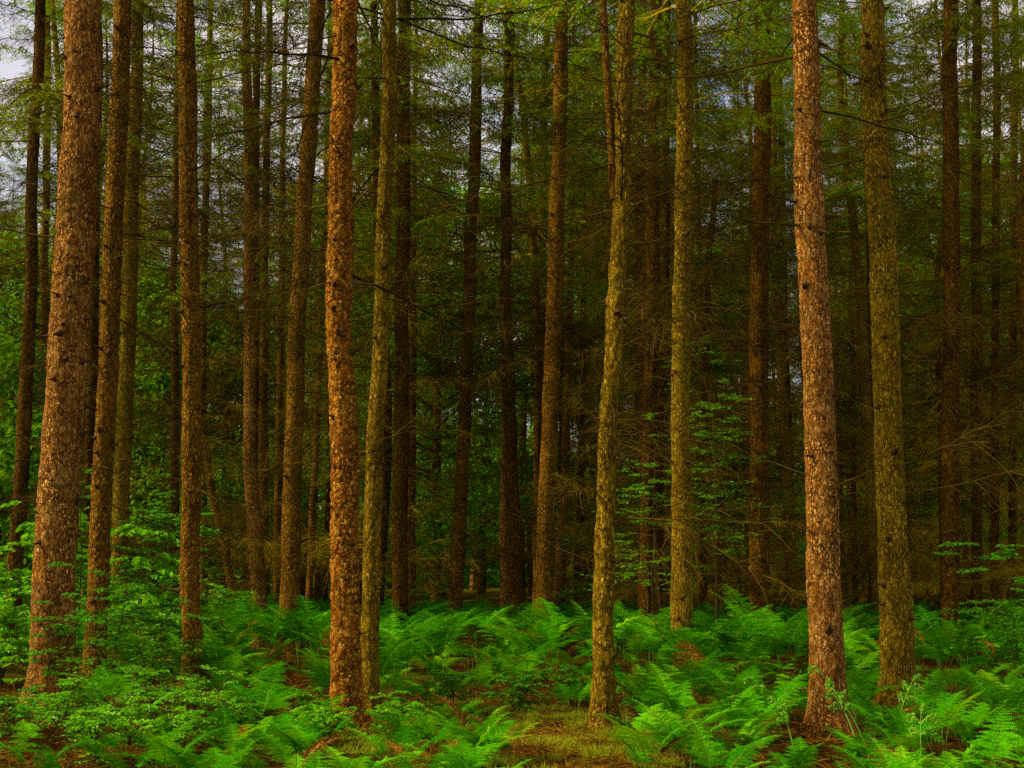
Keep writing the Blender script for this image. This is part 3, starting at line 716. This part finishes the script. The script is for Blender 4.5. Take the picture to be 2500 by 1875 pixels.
shrub('beech_sapling', 20, gp(1548, 19.5), 5.6, 1.5, 2, 0.06, 'tall leafy sapling right of the mustard trunk', 'tree', stem_r=0.014, low=0.3, lateral=0.65, mat=M_LEAFDIM)
shrub('beech_sapling', 21, gp(1400, 19.5), 4.2, 1.4, 2, 0.06, 'leafy sapling between the forked trunk and the mustard trunk', 'tree', stem_r=0.014, low=0.3, lateral=0.6, mat=M_LEAFDIM)
shrub('beech_sapling', 22, gp(1600, 24), 8.2, 1.8, 2, 0.08, 'tallest slender leafy sapling left of the thick dark trunk', 'tree', stem_r=0.02, low=0.3, lateral=0.35, mat=M_LEAFDIM)
shrub('leafy_shrub', 23, gp(2190, 16), 1.9, 1.2, 5, 0.06, 'dark leafy bush cut by the right edge above the ferns')
shrub('beech_sapling', 24, gp(1290, 26), 4.2, 1.5, 3, 0.08, 'dim leafy sapling behind and left of the forked trunk', 'tree', stem_r=0.02, lateral=0.5)
shrub('beech_sapling', 25, gp(960, 29), 5.5, 1.9, 3, 0.09, 'dim leafy sapling left of centre deep in the wood', 'tree', stem_r=0.02, lateral=0.5)
shrub('beech_sapling', 26, gp(500, 27), 4.4, 2.0, 3, 0.09, 'dim leafy sapling behind the steeply leaning dead trunk', 'tree', stem_r=0.02, lateral=0.5)

def compound_plant(name, seed, loc, H, nleafs, label):
    """young rowan-like sapling: drooping fans of long leaflets on a thin stem"""
    r = np.random.default_rng(seed)
    root = ob(name, None, None, (loc[0], loc[1], float(ground_z(*loc)))); tag(root, label, 'tree')
    sm = MB(); n = 10; t = np.linspace(0, 1, n); p = np.stack([0 * t, 0 * t, H * t], -1) + wob(n, 0.02, r) * t[:, None]; p[0, 2] = -.05
    sm.tube(p, 0.011 * (1 - 0.75 * t), 5); fo = MB()
    for k in range(nleafs):
        u = r.uniform(0.35, 1); b = np.array([np.interp(u, t, p[:, c]) for c in range(3)])
        az = r.uniform(0, 6.28); ln = r.uniform(0.3, 0.6); d = np.array([math.cos(az), math.sin(az), 0.35])
        s = np.linspace(0, 1, 8); q = b + d[None] * (s * ln)[:, None] - np.array([0, 0, 1])[None] * (s ** 2 * ln * 0.6)[:, None]
        sm.tube(q, 0.003 * (1 - .6 * s), 3)
        nl = 15; w = np.linspace(0.35, 1, nl); P = np.stack([np.interp(w, s, q[:, c]) for c in range(3)], 1)
        sd = np.where(np.arange(nl) % 2, 1, -1)[:, None]
        D = d[None] * 0.5 + np.array([-d[1], d[0], 0])[None] * sd * 0.9 + np.array([[0, 0, -0.45]])
        leaf_add(fo, r, P, D, np.full(nl, 0.13))
    ob('stem', sm.mesh('stem', [M_STEM]), root); ob('foliage', fo.mesh('foliage', [M_LEAF]), root)
compound_plant('young_rowan', 5, gp(310, 15.5), 2.25, 16, 'thin sapling with drooping fans of long leaflets left of the straight brown conifer')
compound_plant('young_rowan', 6, gp(62, 16.0), 2.5, 16, 'thin sapling with drooping fans of long leaflets left of the thickest trunk')
compound_plant('young_rowan', 7, gp(178, 16.0), 2.9, 14, 'thin sapling with drooping leaflets in the gap right of the thickest trunk')

# broadleaf trees at the light edge of the wood and beyond it
def broad_tree(seed, loc, H, R, label, dens=1.0, leaf=0.16, mat=None, group=None):
    r = np.random.default_rng(seed)
    root = ob('broadleaf_tree', None, None, (loc[0], loc[1], 0)); tag(root, label, 'tree', group)
    tk = MB(); n = 10; t = np.linspace(0, 1, n); p = np.stack([0 * t, 0 * t, H * 0.9 * t], -1) + wob(n, 0.08, r) * t[:, None]; p[0, 2] = -.1
    tk.tube(p, 0.16 * (1 - 0.85 * t), 8); fo = MB()
    for k in range(int(46 * dens)):
        u = r.uniform(0.12, 1); b = np.array([np.interp(u, t, p[:, c]) for c in range(3)])
        az = r.uniform(0, 6.28); ln = R * math.sin(math.pi * min(1, 0.2 + u * 0.75)) * r.uniform(0.5, 1.1)
        d = np.array([math.cos(az), math.sin(az), r.uniform(0.1, 0.7)]); s = np.linspace(0, 1, 6)
        q = b + d[None] * (s * ln)[:, None] + wob(6, 0.08, r) * s[:, None]
        tk.tube(q, 0.04 * (1 - .85 * s), 4)
        for c in range(7):
            v = r.uniform(0.3, 1.05); cc = b + d * ln * v + r.normal(0, 0.18, 3)
            nl = int(r.integers(26, 54)); rad = r.uniform(0.25, 0.6)
            P = cc + r.normal(0, 1, (nl, 3)) * np.array([rad, rad, rad * 0.45])
            leaf_add(fo, r, P, r.normal(0, 1, (nl, 3)) + np.array([[0, 0, -0.4]]), np.full(nl, leaf))
    ob('trunk', tk.mesh('trunk', [BK['brown']], True), root); ob('crown', fo.mesh('crown', [mat or M_LEAFFAR]), root)
    return root
broad_tree(1, gp(-10, 34), 11.5, 3.8, 'bright green broadleaf tree at the left edge in a lit clearing', 1.3)
broad_tree(2, gp(70, 38), 10, 3.4, 'bright broadleaf tree between the leftmost dark trunk and the thickest trunk', 1.2)
broad_tree(3, gp(-5, 26), 6.2, 2.4, 'nearest bright broadleaf tree, its crown half outside the left edge')
broad_tree(4, gp(335, 34), 10.5, 3.2, 'sunlit broadleaf tree behind the olive leaning trunk on the left', 1.2)
broad_tree(5, gp(490, 33), 9, 2.8, 'sunlit broadleaf tree between the straight brown conifer and the close cluster', 1.1)
broad_tree(6, gp(655, 40), 15, 3.4, 'broadleaf tree behind the black sided trunk, crown reaching the top', 1.3)
broad_tree(7, gp(945, 31), 12.5, 2.9, 'bright broadleaf tree left of centre behind the brown leaning conifer', 1.2)
broad_tree(8, gp(1265, 36), 14, 3.0, 'bright broadleaf tree in the gap left of the forked trunk', 1.1)
broad_tree(9, gp(1560, 38), 12, 2.6, 'broadleaf tree behind the whip-thin dark stem')
broad_tree(13, gp(1040, 40), 15, 3.0, 'broadleaf tree far behind between the brown leaning conifer and black crooked trunk', 1.1)
broad_tree(14, gp(800, 44), 15, 3.0, 'broadleaf tree far behind the leaning olive trunk', 1.1)
broad_tree(10, gp(2150, 36), 15, 3.2, 'dim broadleaf tree high at the right edge')
broad_tree(11, gp(210, 46), 14, 3.6, 'broadleaf tree far behind the slim brown conifer', 1.2)
broad_tree(12, gp(1960, 42), 15, 3.0, 'dim broadleaf tree behind and right of the stout olive trunk')

# far woodland edge that reads as one mass
def far_wood():
    r = np.random.default_rng(9); mb = MB()
    n = 330000
    x = r.uniform(-75, 75, n); y = r.uniform(64, 100, n)
    h = 7.0 + 4.0 * vnoise(x / 6, y / 6, x * 0, 31) + np.clip((x - 5) / 10, 0, 3)
    z = h * r.uniform(0, 1, n) ** 1.4
    k = (vnoise(x / 2.2, y / 2.2, z / 1.6, 32) > 0.42) | (z < 3.0)
    P = np.stack([x, y, z], -1)[k]
    leaf_add(mb, r, P, r.normal(0, 1, P.shape), np.full(len(P), 0.55))
    o = ob('far_woodland', mb.mesh('far_woodland', [M_LEAFFAR]))
    tag(o, 'green mass of far woodland closing off the view between the trunks', 'woodland', kind='stuff')
far_wood()

# ------------------------------------------------------------------ bracken
def frond(seed, stipe=0.42, blade=0.68, width=0.27, pairs=15, pn=9, droop=1.0, detail=True):
    """a bracken frond: bare stalk, then a triangular blade of pinnae cut into pinnules"""
    r = np.random.default_rng(seed); mb = MB()
    n = 22; Lt = stipe + blade; s = np.linspace(0, Lt, n)
    u = np.clip((s - stipe * 0.75) / (Lt - stipe * 0.75), 0, 1)
    th = math.radians(7) + math.radians(78) * droop * (u ** 0.75)
    dx = np.sin(th); dz = np.cos(th); ds = s[1] - s[0]
    yaw = np.cumsum(r.normal(0, 0.03, n))
    p = np.stack([np.cumsum(dx * np.cos(yaw)) * ds, np.cumsum(dx * np.sin(yaw)) * ds, np.cumsum(dz) * ds], -1); p -= p[0]
    mb.tube(p, 0.0055 * (1 - 0.8 * s / Lt), 3, 1)
    tg = np.gradient(p, axis=0); tg /= np.linalg.norm(tg, axis=1)[:, None]
    V = []
    for i in range(pairs):
        w = (i + 0.35) / pairs; ss = stipe + blade * w
        b = np.array([np.interp(ss, s, p[:, c]) for c in range(3)]); f = np.array([np.interp(ss, s, tg[:, c]) for c in range(3)])
        sidev = np.cross(np.array([0, 0, 1.0]), f); sidev /= np.linalg.norm(sidev) + 1e-9
        nrm = np.cross(f, sidev)
        pl = width * (1 - w) ** 0.8 * min(1, 0.75 + 1.8 * w) * r.uniform(0.88, 1.1) + 0.015
        for sg in (1, -1):
            d = sidev * sg * 0.92 + f * r.uniform(0.28, 0.5) + nrm * r.uniform(-0.05, 0.2); d /= np.linalg.norm(d)
            dr = r.uniform(0.12, 0.42)
            k = max(3, int(round(pn * (pl / width) * 1.5 + 2)))
            q = np.linspace(0.06, 1, k)
            C0 = b + d[None] * (q * pl)[:, None] - np.array([0, 0, 1])[None] * (q ** 2 * pl * dr)[:, None]
            f2 = np.cross(nrm, d); f2 = f2 * np.sign(np.dot(f2, f) + 1e-6)
            pw = (pl / width * 0.030 + 0.012) * (1.02 - q) ** 0.6 + 0.004
            step = pl / k
            for s2 in (1, -1):
                d2 = f2[None] * s2 * 0.95 + d[None] * 0.35 + r.normal(0, 0.07, (k, 3))
                T_ = C0 + d2 * pw[:, None] - nrm[None] * (pw * 0.25)[:, None]
                A = C0 - d[None] * step * 0.42; B = C0 + d[None] * step * 0.42
                M_ = C0 + d2 * pw[:, None] * 0.6 + d[None] * step * 0.40
                V.append(np.stack([A, B, M_, T_], 1).reshape(-1, 3))
    V = np.concatenate(V); mb.add(V, np.arange(len(V)).reshape(-1, 4), 0)
    return mb
FR = [frond(400 + i, stipe=[.42, .5, .36, .46, .4, .3, .52, .38][i], blade=[.68, .6, .72, .64, .55, .6, .7, .66][i], width=[.27, .3, .25, .29, .24, .22, .31, .26][i], droop=[1, .85, 1.1, .95, .8, 1.2, .7, 1.05][i]) for i in range(8)]
FRM = [f.mesh('frond', [M_FERN, M_RACH]) for f in FR]
FRD = [f.mesh('dead_frond', [M_STRAW, M_STRAW]) for f in FR[:3]]
LO = [frond(430 + i, stipe=.46, blade=.64, width=.27, pairs=11, pn=4, droop=[1, .85, 1.1, .7][i]).arrays() for i in range(4)]

def hole(px, py):
    for cx, cy, rx, ry in ((1240, 1605, 165, 48), (1210, 1525, 90, 18), (1340, 1500, 70, 22), (640, 1482, 60, 18), (430, 1530, 90, 20), (40, 1600, 70, 30),
                           (2010, 1490, 60, 22), (1640, 1528, 55, 24), (1160, 1392, 40, 14), (960, 1495, 60, 14)):
        if ((px - cx) / rx) ** 2 + ((py - cy) / ry) ** 2 < 1: return True
    return False
def clear_of_trees(x, y, k=1.0):
    return all((x - a) ** 2 + (y - b) ** 2 > (r_ + 0.14 * k) ** 2 for a, b, r_ in trees)

rf = np.random.default_rng(5)
cand = []
def scatter(y0, y1, sp):
    yy = y0
    while yy < y1:
        half = yy * 0.43 + 0.3
        for xx in np.arange(-half, half, sp):
            x = xx + rf.uniform(-.45, .45) * sp; y = yy + rf.uniform(-.45, .45) * sp
            cand.append((x, y))
        yy += sp
scatter(7.2, 11.3, 0.44); scatter(11.3, 15.5, 0.56); scatter(15.5, 18.4, 0.66)
fern_n = 0
tz = [(-900, 90, 'left of the thickest trunk'), (90, 260, 'by the thickest trunk'), (260, 520, 'by the straight brown conifer'), (520, 720, 'left of the flaking trunk'),
      (720, 900, 'by the leaning olive trunk'), (900, 1100, 'left of the mossy patch'), (1100, 1290, 'around the mossy patch'), (1290, 1410, 'by the forked trunk'), (1410, 1560, 'by the mustard trunk'),
      (1560, 1740, 'left of the pinkish trunk'), (1740, 1880, 'by the pinkish trunk'), (1880, 2030, 'by the stout olive trunk'), (2030, 3000, 'at the right edge')]
for x, y in cand:
    px, py = proj(x, y, float(ground_z(x, y)))
    if fern_n >= 310: break
    if hole(px, py) or not clear_of_trees(x, y): continue
    if px < 400 and 9 < y < 14.5 and rf.random() < 0.8: continue
    if px < 250 and rf.random() < 0.5: continue
    if y < 8.6 and 1100 < px < 1440: continue
    if 1110 < px < 1370 and y < 11.3: continue
    hgt = rf.uniform(0.34, 0.64) if y < 11.3 else (rf.uniform(0.42, 0.85) if y < 15.5 else rf.uniform(0.72, 1.1))
    if any(ty < 16.5 and 0 < ty - y < 3.2 and abs(px - proj(tx, ty, 0)[0]) < 62 - 10 * (ty - y) for tx, ty, _ in trees): continue
    if 11.5 < y < 17 and vnoise(x / 1.1, y / 1.1, 0, 71) < 0.30: continue
    if 820 < px < 1300 and 11.3 < y < 14: hgt *= 0.8
    root = ob('bracken_fern', None, None, (x, y, float(ground_z(x, y)) - 0.03))
    nf = int(rf.integers(4, 7)) if y < 15.5 else int(rf.integers(4, 6))
    a0 = rf.uniform(0, 6.28)
    for i in range(nf):
        az = a0 + i * 6.28 / nf + rf.uniform(-.5, .5)
        dd_ = rf.random() < 0.07
        ob('dead_frond' if dd_ else 'frond', FRD[int(rf.integers(0, 3))] if dd_ else FRM[int(rf.integers(0, 8))], root, (0.03 * math.cos(az), 0.03 * math.sin(az), 0), (rf.uniform(-.12, .12), rf.uniform(-.12, .28), az), hgt * rf.uniform(0.75, 1.1))
    zn = [t for a, b, t in tz if a <= px < b][0]
    row = 'in the front row' if y < 10 else ('behind the front row' if y < 12.5 else ('in mid undergrowth' if y < 16 else 'in the far bank'))
    sz = 'low' if hgt < 0.62 else ('waist-high' if hgt > 0.92 else 'knee-high')
    tag(root, f'{sz} green fern {row} {zn}', 'fern', f'{sz} ferns {row} {zn}')
    fern_n += 1
print('ferns', fern_n)

# the back of the bank, where plant runs into plant
mb = MB(); rr = np.random.default_rng(15)
yy = 18.0
while yy < 29:
    half = yy * 0.46 + 1
    for xx in np.arange(-half, half, 0.72):
        x = xx + rr.uniform(-.4, .4); y = yy + rr.uniform(-.4, .4)
        px, py = proj(x, y, 0)
        if not clear_of_trees(x, y, 0.6): continue
        if y > 22 and vnoise(x / 2.0, y / 2.0, 0, 44) < 0.32: continue
        if px < 560 and rr.random() < 0.35: continue
        h = rr.uniform(0.8, 1.14) * (1 if y < 24 else 0.85)
        a0 = rr.uniform(0, 6.28)
        for i in range(4):
            az = a0 + i * 1.57 + rr.uniform(-.5, .5)
            mb.merge(LO[int(rr.integers(0, 4))], mat4((x, y, float(ground_z(x, y)) - 0.03), (rr.uniform(-.12, .12), rr.uniform(-.1, .25), az), h * rr.uniform(0.8, 1.1)))
    yy += 0.72
tag(ob('far_bracken', mb.mesh('far_bracken', [M_FERN, M_RACH])), 'far green fern cover running back between the trunks', 'ferns', kind='stuff')

# young ferns with curled tips
def young(seed, loc, h, az, label):
    r = np.random.default_rng(seed)
    root = ob('young_fern', None, None, (loc[0], loc[1], float(ground_z(*loc))), (0, 0, az)); tag(root, label, 'fern')
    st = MB(); n = 14; t = np.linspace(0, 1, n)
    lean = r.uniform(0.15, 0.6)
    p = np.stack([lean * h * t ** 1.5, 0 * t, h * t], -1); p[0, 2] = -.03
    st.tube(p, 0.006 * (1 - 0.55 * t), 5)
    ob('stem', st.mesh('stem', [M_FERNY], True), root)
    for k in range(5):
        u = [1.0, 0.86, 0.86, 0.68, 0.68][k]; sg = [0, 1, -1, 1, -1][k]
        b = np.array([np.interp(u, t, p[:, c]) for c in range(3)])
        m = 26; q = np.linspace(0, 1, m); L_ = 0.14 + 0.06 * r.random()
        ang = 0.9 * (1 - q) - 4.8 * np.clip(q - 0.45, 0, 1) ** 1.3 * 2
        a2 = sg * 1.2; dl = L_ / m
        rad = np.cumsum(np.cos(ang)) * dl; zz = np.cumsum(np.sin(ang)) * dl
        pp = b + np.stack([rad * math.cos(a2), rad * math.sin(a2), zz], -1)
        fm = MB(); fm.tube(pp, 0.0042 * (1 - .5 * q), 4, 0)
        P = np.repeat(pp[4:], 4, 0); D = r.normal(0, 1, P.shape)
        leaf_add(fm, r, P, D, np.full(len(P), 0.022))
        ob('curled_tip', fm.mesh('curled_tip', [M_FERNY]), root)
for i, (px, py, h, az, lb) in enumerate([(1880, 1655, 0.62, 3.0, 'young yellow-green fern with curled tips leaning left across the pinkish trunk foot'),
        (1855, 1640, 0.45, 2.0, 'shorter young fern with curled tips standing before the pinkish trunk'),
        (1930, 1620, 0.5, 0.4, 'young fern with curled tips between the pinkish and stout olive trunks'),
        (1990, 1690, 0.42, 1.0, 'young curled fern poking up from the bright ferns at the lower right'),
        (1720, 1660, 0.4, 2.6, 'small young curled fern left of the pinkish trunk foot'),
        (1690, 1600, 0.42, 3.4, 'young curled fern left of the pinkish trunk, farther back'),
        (2080, 1600, 0.48, 2.2, 'young curled fern right of the stout olive trunk'),
        (1475, 1480, 0.8, 2.5, 'young curled fern in front of the mustard trunk')]):
    d = ground_dist(py); w = at(px, py, d); young(50 + i, (float(w[0]), float(w[1])), h, az, lb)

# ------------------------------------------------------------------ litter, moss, fallen wood
def straws(mb, r, P, ln, rad, flat=0.18, m=0):
    n = len(P); az = r.uniform(0, 6.283, n); el = r.normal(0.08, flat, n)
    D = np.stack([np.cos(az) * np.cos(el), np.sin(az) * np.cos(el), np.sin(el)], -1)
    Sd = np.stack([-np.sin(az), np.cos(az), 0 * az], -1); Up = np.cross(D, Sd)
    t = np.linspace(-0.5, 0.5, 4); bend = r.normal(0, 0.16, (n, 2))
    pts = P[:, None] + D[:, None] * (t[None] * ln[:, None])[..., None] + (Sd * bend[:, :1] + Up * bend[:, 1:])[:, None] * ((t[None] * 2) ** 2 * ln[:, None] * 0.5)[..., None]
    th = np.arange(3) * 2.0944; rr_ = rad[:, None] * np.array([1, 1, .9, .5])[None]
    V = pts[:, :, None] + rr_[..., None, None] * (np.cos(th)[None, None, :, None] * Sd[:, None, None] + np.sin(th)[None, None, :, None] * Up[:, None, None])
    base = np.arange(n)[:, None, None] * 12; i = np.arange(3)[None, :, None] * 3; j = np.arange(3)[None, None, :]; j2 = (j + 1) % 3
    q = np.stack([base + i + j, base + i + j2, base + i + 3 + j2, base + i + 3 + j], -1).reshape(-1, 4)
    mb.add(V.reshape(-1, 3), q, m)
rl = np.random.default_rng(21)
def pxcloud(cx, cy, rx, ry, n, up=0.10):
    a = rl.uniform(0, 6.283, n); q = np.sqrt(rl.uniform(0, 1, n))
    out = []
    for X_, Y_, qq in zip(cx + np.cos(a) * q * rx, cy + np.sin(a) * q * ry, q):
        d = ground_dist(Y_); w = at(X_, Y_, d); z = float(ground_z(w[0], w[1]))
        out.append((w[0], w[1], z + rl.uniform(0, up) * (1.1 - qq)))
    return np.array(out)
lm = MB()
for cx, cy, rx, ry, n, up in ((1300, 1490, 130, 30, 1000, .22), (640, 1482, 95, 36, 1300, .2), (430, 1535, 170, 42, 1900, .2), (60, 1610, 140, 75, 1400, .2), (1150, 1395, 60, 22, 500, .35),
                             (1650, 1530, 80, 30, 800, .2), (2010, 1488, 80, 28, 500, .15), (1160, 1500, 220, 34, 1200, .15), (950, 1490, 130, 30, 700, .15), (1170, 1640, 60, 16, 200, .06),
                             (1520, 1480, 60, 40, 500, .3), (1790, 1600, 70, 30, 500, .1), (750, 1575, 60, 20, 300, .08)):
    P = pxcloud(cx, cy, rx, ry, n, up)
    straws(lm, rl, P, rl.uniform(0.08, 0.42, n), rl.uniform(0.0016, 0.0042, n), 0.22)
for tx, ty, tr in [t_ for t_ in trees if t_[1] < 17]:
    n = 260; a_ = rl.uniform(0, 6.283, n); q_ = tr * 1.1 + np.abs(rl.normal(0, 0.16, n))
    X_ = tx + np.cos(a_) * q_; Y_ = ty + np.sin(a_) * q_
    straws(lm, rl, np.stack([X_, Y_, ground_z(X_, Y_) + np.maximum(0.0, 0.12 - (q_ - tr) * 0.5) * rl.uniform(0, 1, n)], -1), rl.uniform(.05, .25, n), rl.uniform(.0014, .0034, n), .3)
P = pxcloud(1250, 1610, 260, 80, 4200, .08); straws(lm, rl, P, rl.uniform(.04, .3, 4200), rl.uniform(.001, .003, 4200), .25)
n = 16000
x = rl.uniform(-9, 9, n); y = 7.5 + 14 * rl.uniform(0, 1, n) ** 1.2; k = np.abs(x) < y * 0.45; x = x[k]; y = y[k]
straws(lm, rl, np.stack([x, y, ground_z(x, y) + rl.uniform(0, .04, len(x))], -1), rl.uniform(0.05, 0.3, len(x)), rl.uniform(0.0012, 0.003, len(x)), 0.15)
tag(ob('bracken_litter', lm.mesh('bracken_litter', [M_STRAW])), 'orange-brown litter of dead fern stalks and twigs on the forest floor', 'litter', kind='stuff')

def blades(mb, r, P, h, w):
    n = len(P); az = r.uniform(0, 6.283, n); el = r.uniform(0.35, 1.4, n)
    D = np.stack([np.cos(az) * np.cos(el), np.sin(az) * np.cos(el), np.sin(el)], -1); Sd = np.stack([-np.sin(az), np.cos(az), 0 * az], -1)
    h = h[:, None]; w = w[:, None]
    V = np.stack([P - Sd * w, P + Sd * w, P + D * h + Sd * w * .25 - [0, 0, 1] * h * .25, P + D * h - Sd * w * .25 - [0, 0, 1] * h * .25], 1).reshape(-1, 3)
    mb.add(V, np.arange(len(V)).reshape(-1, 4))
gm = MB(); P = np.concatenate([pxcloud(1250, 1615, 290, 92, 70000, .03), pxcloud(1130, 1540, 270, 30, 14000, .03), pxcloud(700, 1600, 250, 50, 7000, .02), pxcloud(430, 1575, 180, 40, 4000, .02), pxcloud(1480, 1570, 90, 40, 3000, .02)])
P = P[vnoise(P[:, 0] / 0.33, P[:, 1] / 0.33, P[:, 0] * 0, 61) * 0.7 + vnoise(P[:, 0] / 0.1, P[:, 1] / 0.1, P[:, 0] * 0, 62) * 0.3 > 0.46]
hh = 0.5 + 1.1 * vnoise(P[:, 0] / 0.2, P[:, 1] / 0.2, P[:, 0] * 0, 63)
blades(gm, rl, P + np.stack([0 * hh, 0 * hh, 0.03 * (hh - 0.8)], -1), rl.uniform(0.012, 0.08, len(P)) * hh, rl.uniform(0.0012, 0.004, len(P)))
tag(ob('mossy_grass', gm.mesh('mossy_grass', [M_MOSS])), 'yellow-green moss and short grass on the open patch', 'grass', kind='stuff')
gm = MB(); n = 30000
x = rl.uniform(-9, 9, n); y = 7.5 + 12 * rl.uniform(0, 1, n) ** 1.3; k = (np.abs(x) < y * 0.45) & (vnoise(x / 0.8, y / 0.8, x * 0, 51) > 0.45); x = x[k]; y = y[k]
P = np.stack([x, y, ground_z(x, y) + 0.03 * rl.uniform(0, 1, len(x))], -1)
leaf_add(gm, rl, P, rl.normal(0, 1, P.shape) * [1, 1, .3] + [0, 0, .2], np.full(len(P), 0.03))
tag(ob('ground_leaves', gm.mesh('ground_leaves', [M_GREEN])), 'small green leaves of ground cover between ferns and litter', 'ground cover', kind='stuff')

def stalks(name, seed, px, py, n, label, h=(0.25, 0.55), spread=0.22, mat=None):
    r = np.random.default_rng(seed); d = ground_dist(py); w = at(px, py, d)
    root = ob(name, None, None, (float(w[0]), float(w[1]), float(ground_z(w[0], w[1])))); tag(root, label, 'dead fern')
    for i in range(n):
        a = MB(); az = r.uniform(0, 6.28); hh = r.uniform(*h); o = r.normal(0, spread * .5, 2); kx = r.uniform(.15, .9)
        bend = r.uniform(0.5, .9); m = 8; t = np.linspace(0, 1, m)
        z = np.where(t < bend, t / bend, 1 - (t - bend) / (1 - bend + .001) * r.uniform(0.2, 0.9)) * hh
        rd = t * hh * kx
        p = np.stack([o[0] + math.cos(az) * rd, o[1] + math.sin(az) * rd, z], -1) + wob(m, .004, r)
        a.tube(p, r.uniform(0.003, .0048) * (1 - .5 * t), 4); ob('stalk', a.mesh('stalk', [mat or M_STRAW]), root)
for i, (px, py, nn, lb) in enumerate([(1345, 1520, 8, 'bent dead fern stalks right beside the foot of the forked trunk'), (1270, 1520, 8, 'straw of dead fern stalks left of the foot of the forked trunk'),
        (1390, 1500, 9, 'tall crossed dead fern stalks between the forked and mustard trunks'), (1210, 1490, 7, 'dead fern stalks in the dark hollow above the mossy patch'),
        (1110, 1515, 7, 'leaning dead fern stalks above the left end of the mossy patch'), (1010, 1500, 6, 'dead fern stalks in the dark hollow right of the leaning olive trunk'),
        (660, 1495, 9, 'heap of rusty dead fern stalks left of the flaking trunk'), (440, 1535, 9, 'rusty dead fern stalks right of the straight brown conifer foot'),
        (60, 1590, 12, 'tangle of straw-coloured dead fern stalks at the left edge'), (140, 1570, 9, 'dead fern stalks at the foot of the thickest trunk'), (1660, 1545, 8, 'rusty dead fern stalks left of the pinkish trunk'),
        (800, 1560, 5, 'dead fern stalks at the foot of the leaning olive trunk')]):
    stalks('dead_fern', 70 + i, px, py, nn, lb)

def fallen(seed, pts, rad, label):
    r = np.random.default_rng(seed); W_ = []
    for px, py in pts:
        d = ground_dist(py); w = at(px, py, d); W_.append([w[0], w[1], float(ground_z(w[0], w[1])) + rad + .015])
    W_ = np.array(W_); t = np.linspace(0, 1, 16); tk = np.linspace(0, 1, len(W_))
    p = np.stack([np.interp(t, tk, W_[:, c]) for c in range(3)], -1); c = p.mean(0); c[2] = W_[:, 2].min()
    mb = MB(); mb.tube(p - c + wob(16, .006, r), rad * (1 - .6 * t), 6)
    root = ob('fallen_branch', None, None, c); tag(root, label, 'branch')
    ob('stem', mb.mesh('stem', [BK['olive']]), root)
    tw = MB()
    for k in range(9):
        b = p[int(r.integers(3, 16))] - c; dd = (p[-1] - p[0]); dd /= np.linalg.norm(dd); dd = dd + r.normal(0, .7, 3) * [1, 1, .35]; l_ = r.uniform(.08, .3)
        tw.tube(np.stack([b, b + dd * l_ * .5, b + dd * l_ + r.normal(0, .02, 3)]), [.003, .0022, .001], 3)
    ob('twigs', tw.mesh('twigs', [M_TWIG]), root)
fallen(1, [(1345, 1595), (1290, 1606), (1220, 1604), (1150, 1600)], .008, 'long thin fallen branch lying on the moss left of the forked trunk foot')
fallen(2, [(1290, 1572), (1230, 1566), (1140, 1562)], .010, 'straight pale fallen branch at the back of the mossy patch')
fallen(3, [(1160, 1655), (1235, 1618)], .006, 'short fallen twig slanting across the front of the moss')
fallen(4, [(340, 1560), (430, 1545), (520, 1550)], .008, 'fallen branch on the rusty litter between shrub and ferns')

# ------------------------------------------------------------------ where a few look alike, say which by its place from the left
def by_place():
    groups = {}
    for o in C.objects:
        if o.parent is None and o.get('group') and o.get('label'):
            px, py = proj(o.location.x, o.location.y, 0.5)
            if 0 < px < 2212: groups.setdefault((o['group'], o['label']), []).append((px, o))
    words = ['leftmost one', 'second from left', 'third from left', 'fourth from left', 'fifth from left']
    for (g, lb), m in groups.items():
        m.sort(key=lambda t: t[0])
        if 2 <= len(m) <= 5:
            for i, (px, o) in enumerate(m):
                w = words[i] if i < len(m) - 1 else 'rightmost one'
                new = lb + ', ' + w
                if len(new.split()) <= 16: o['label'] = new
by_place()
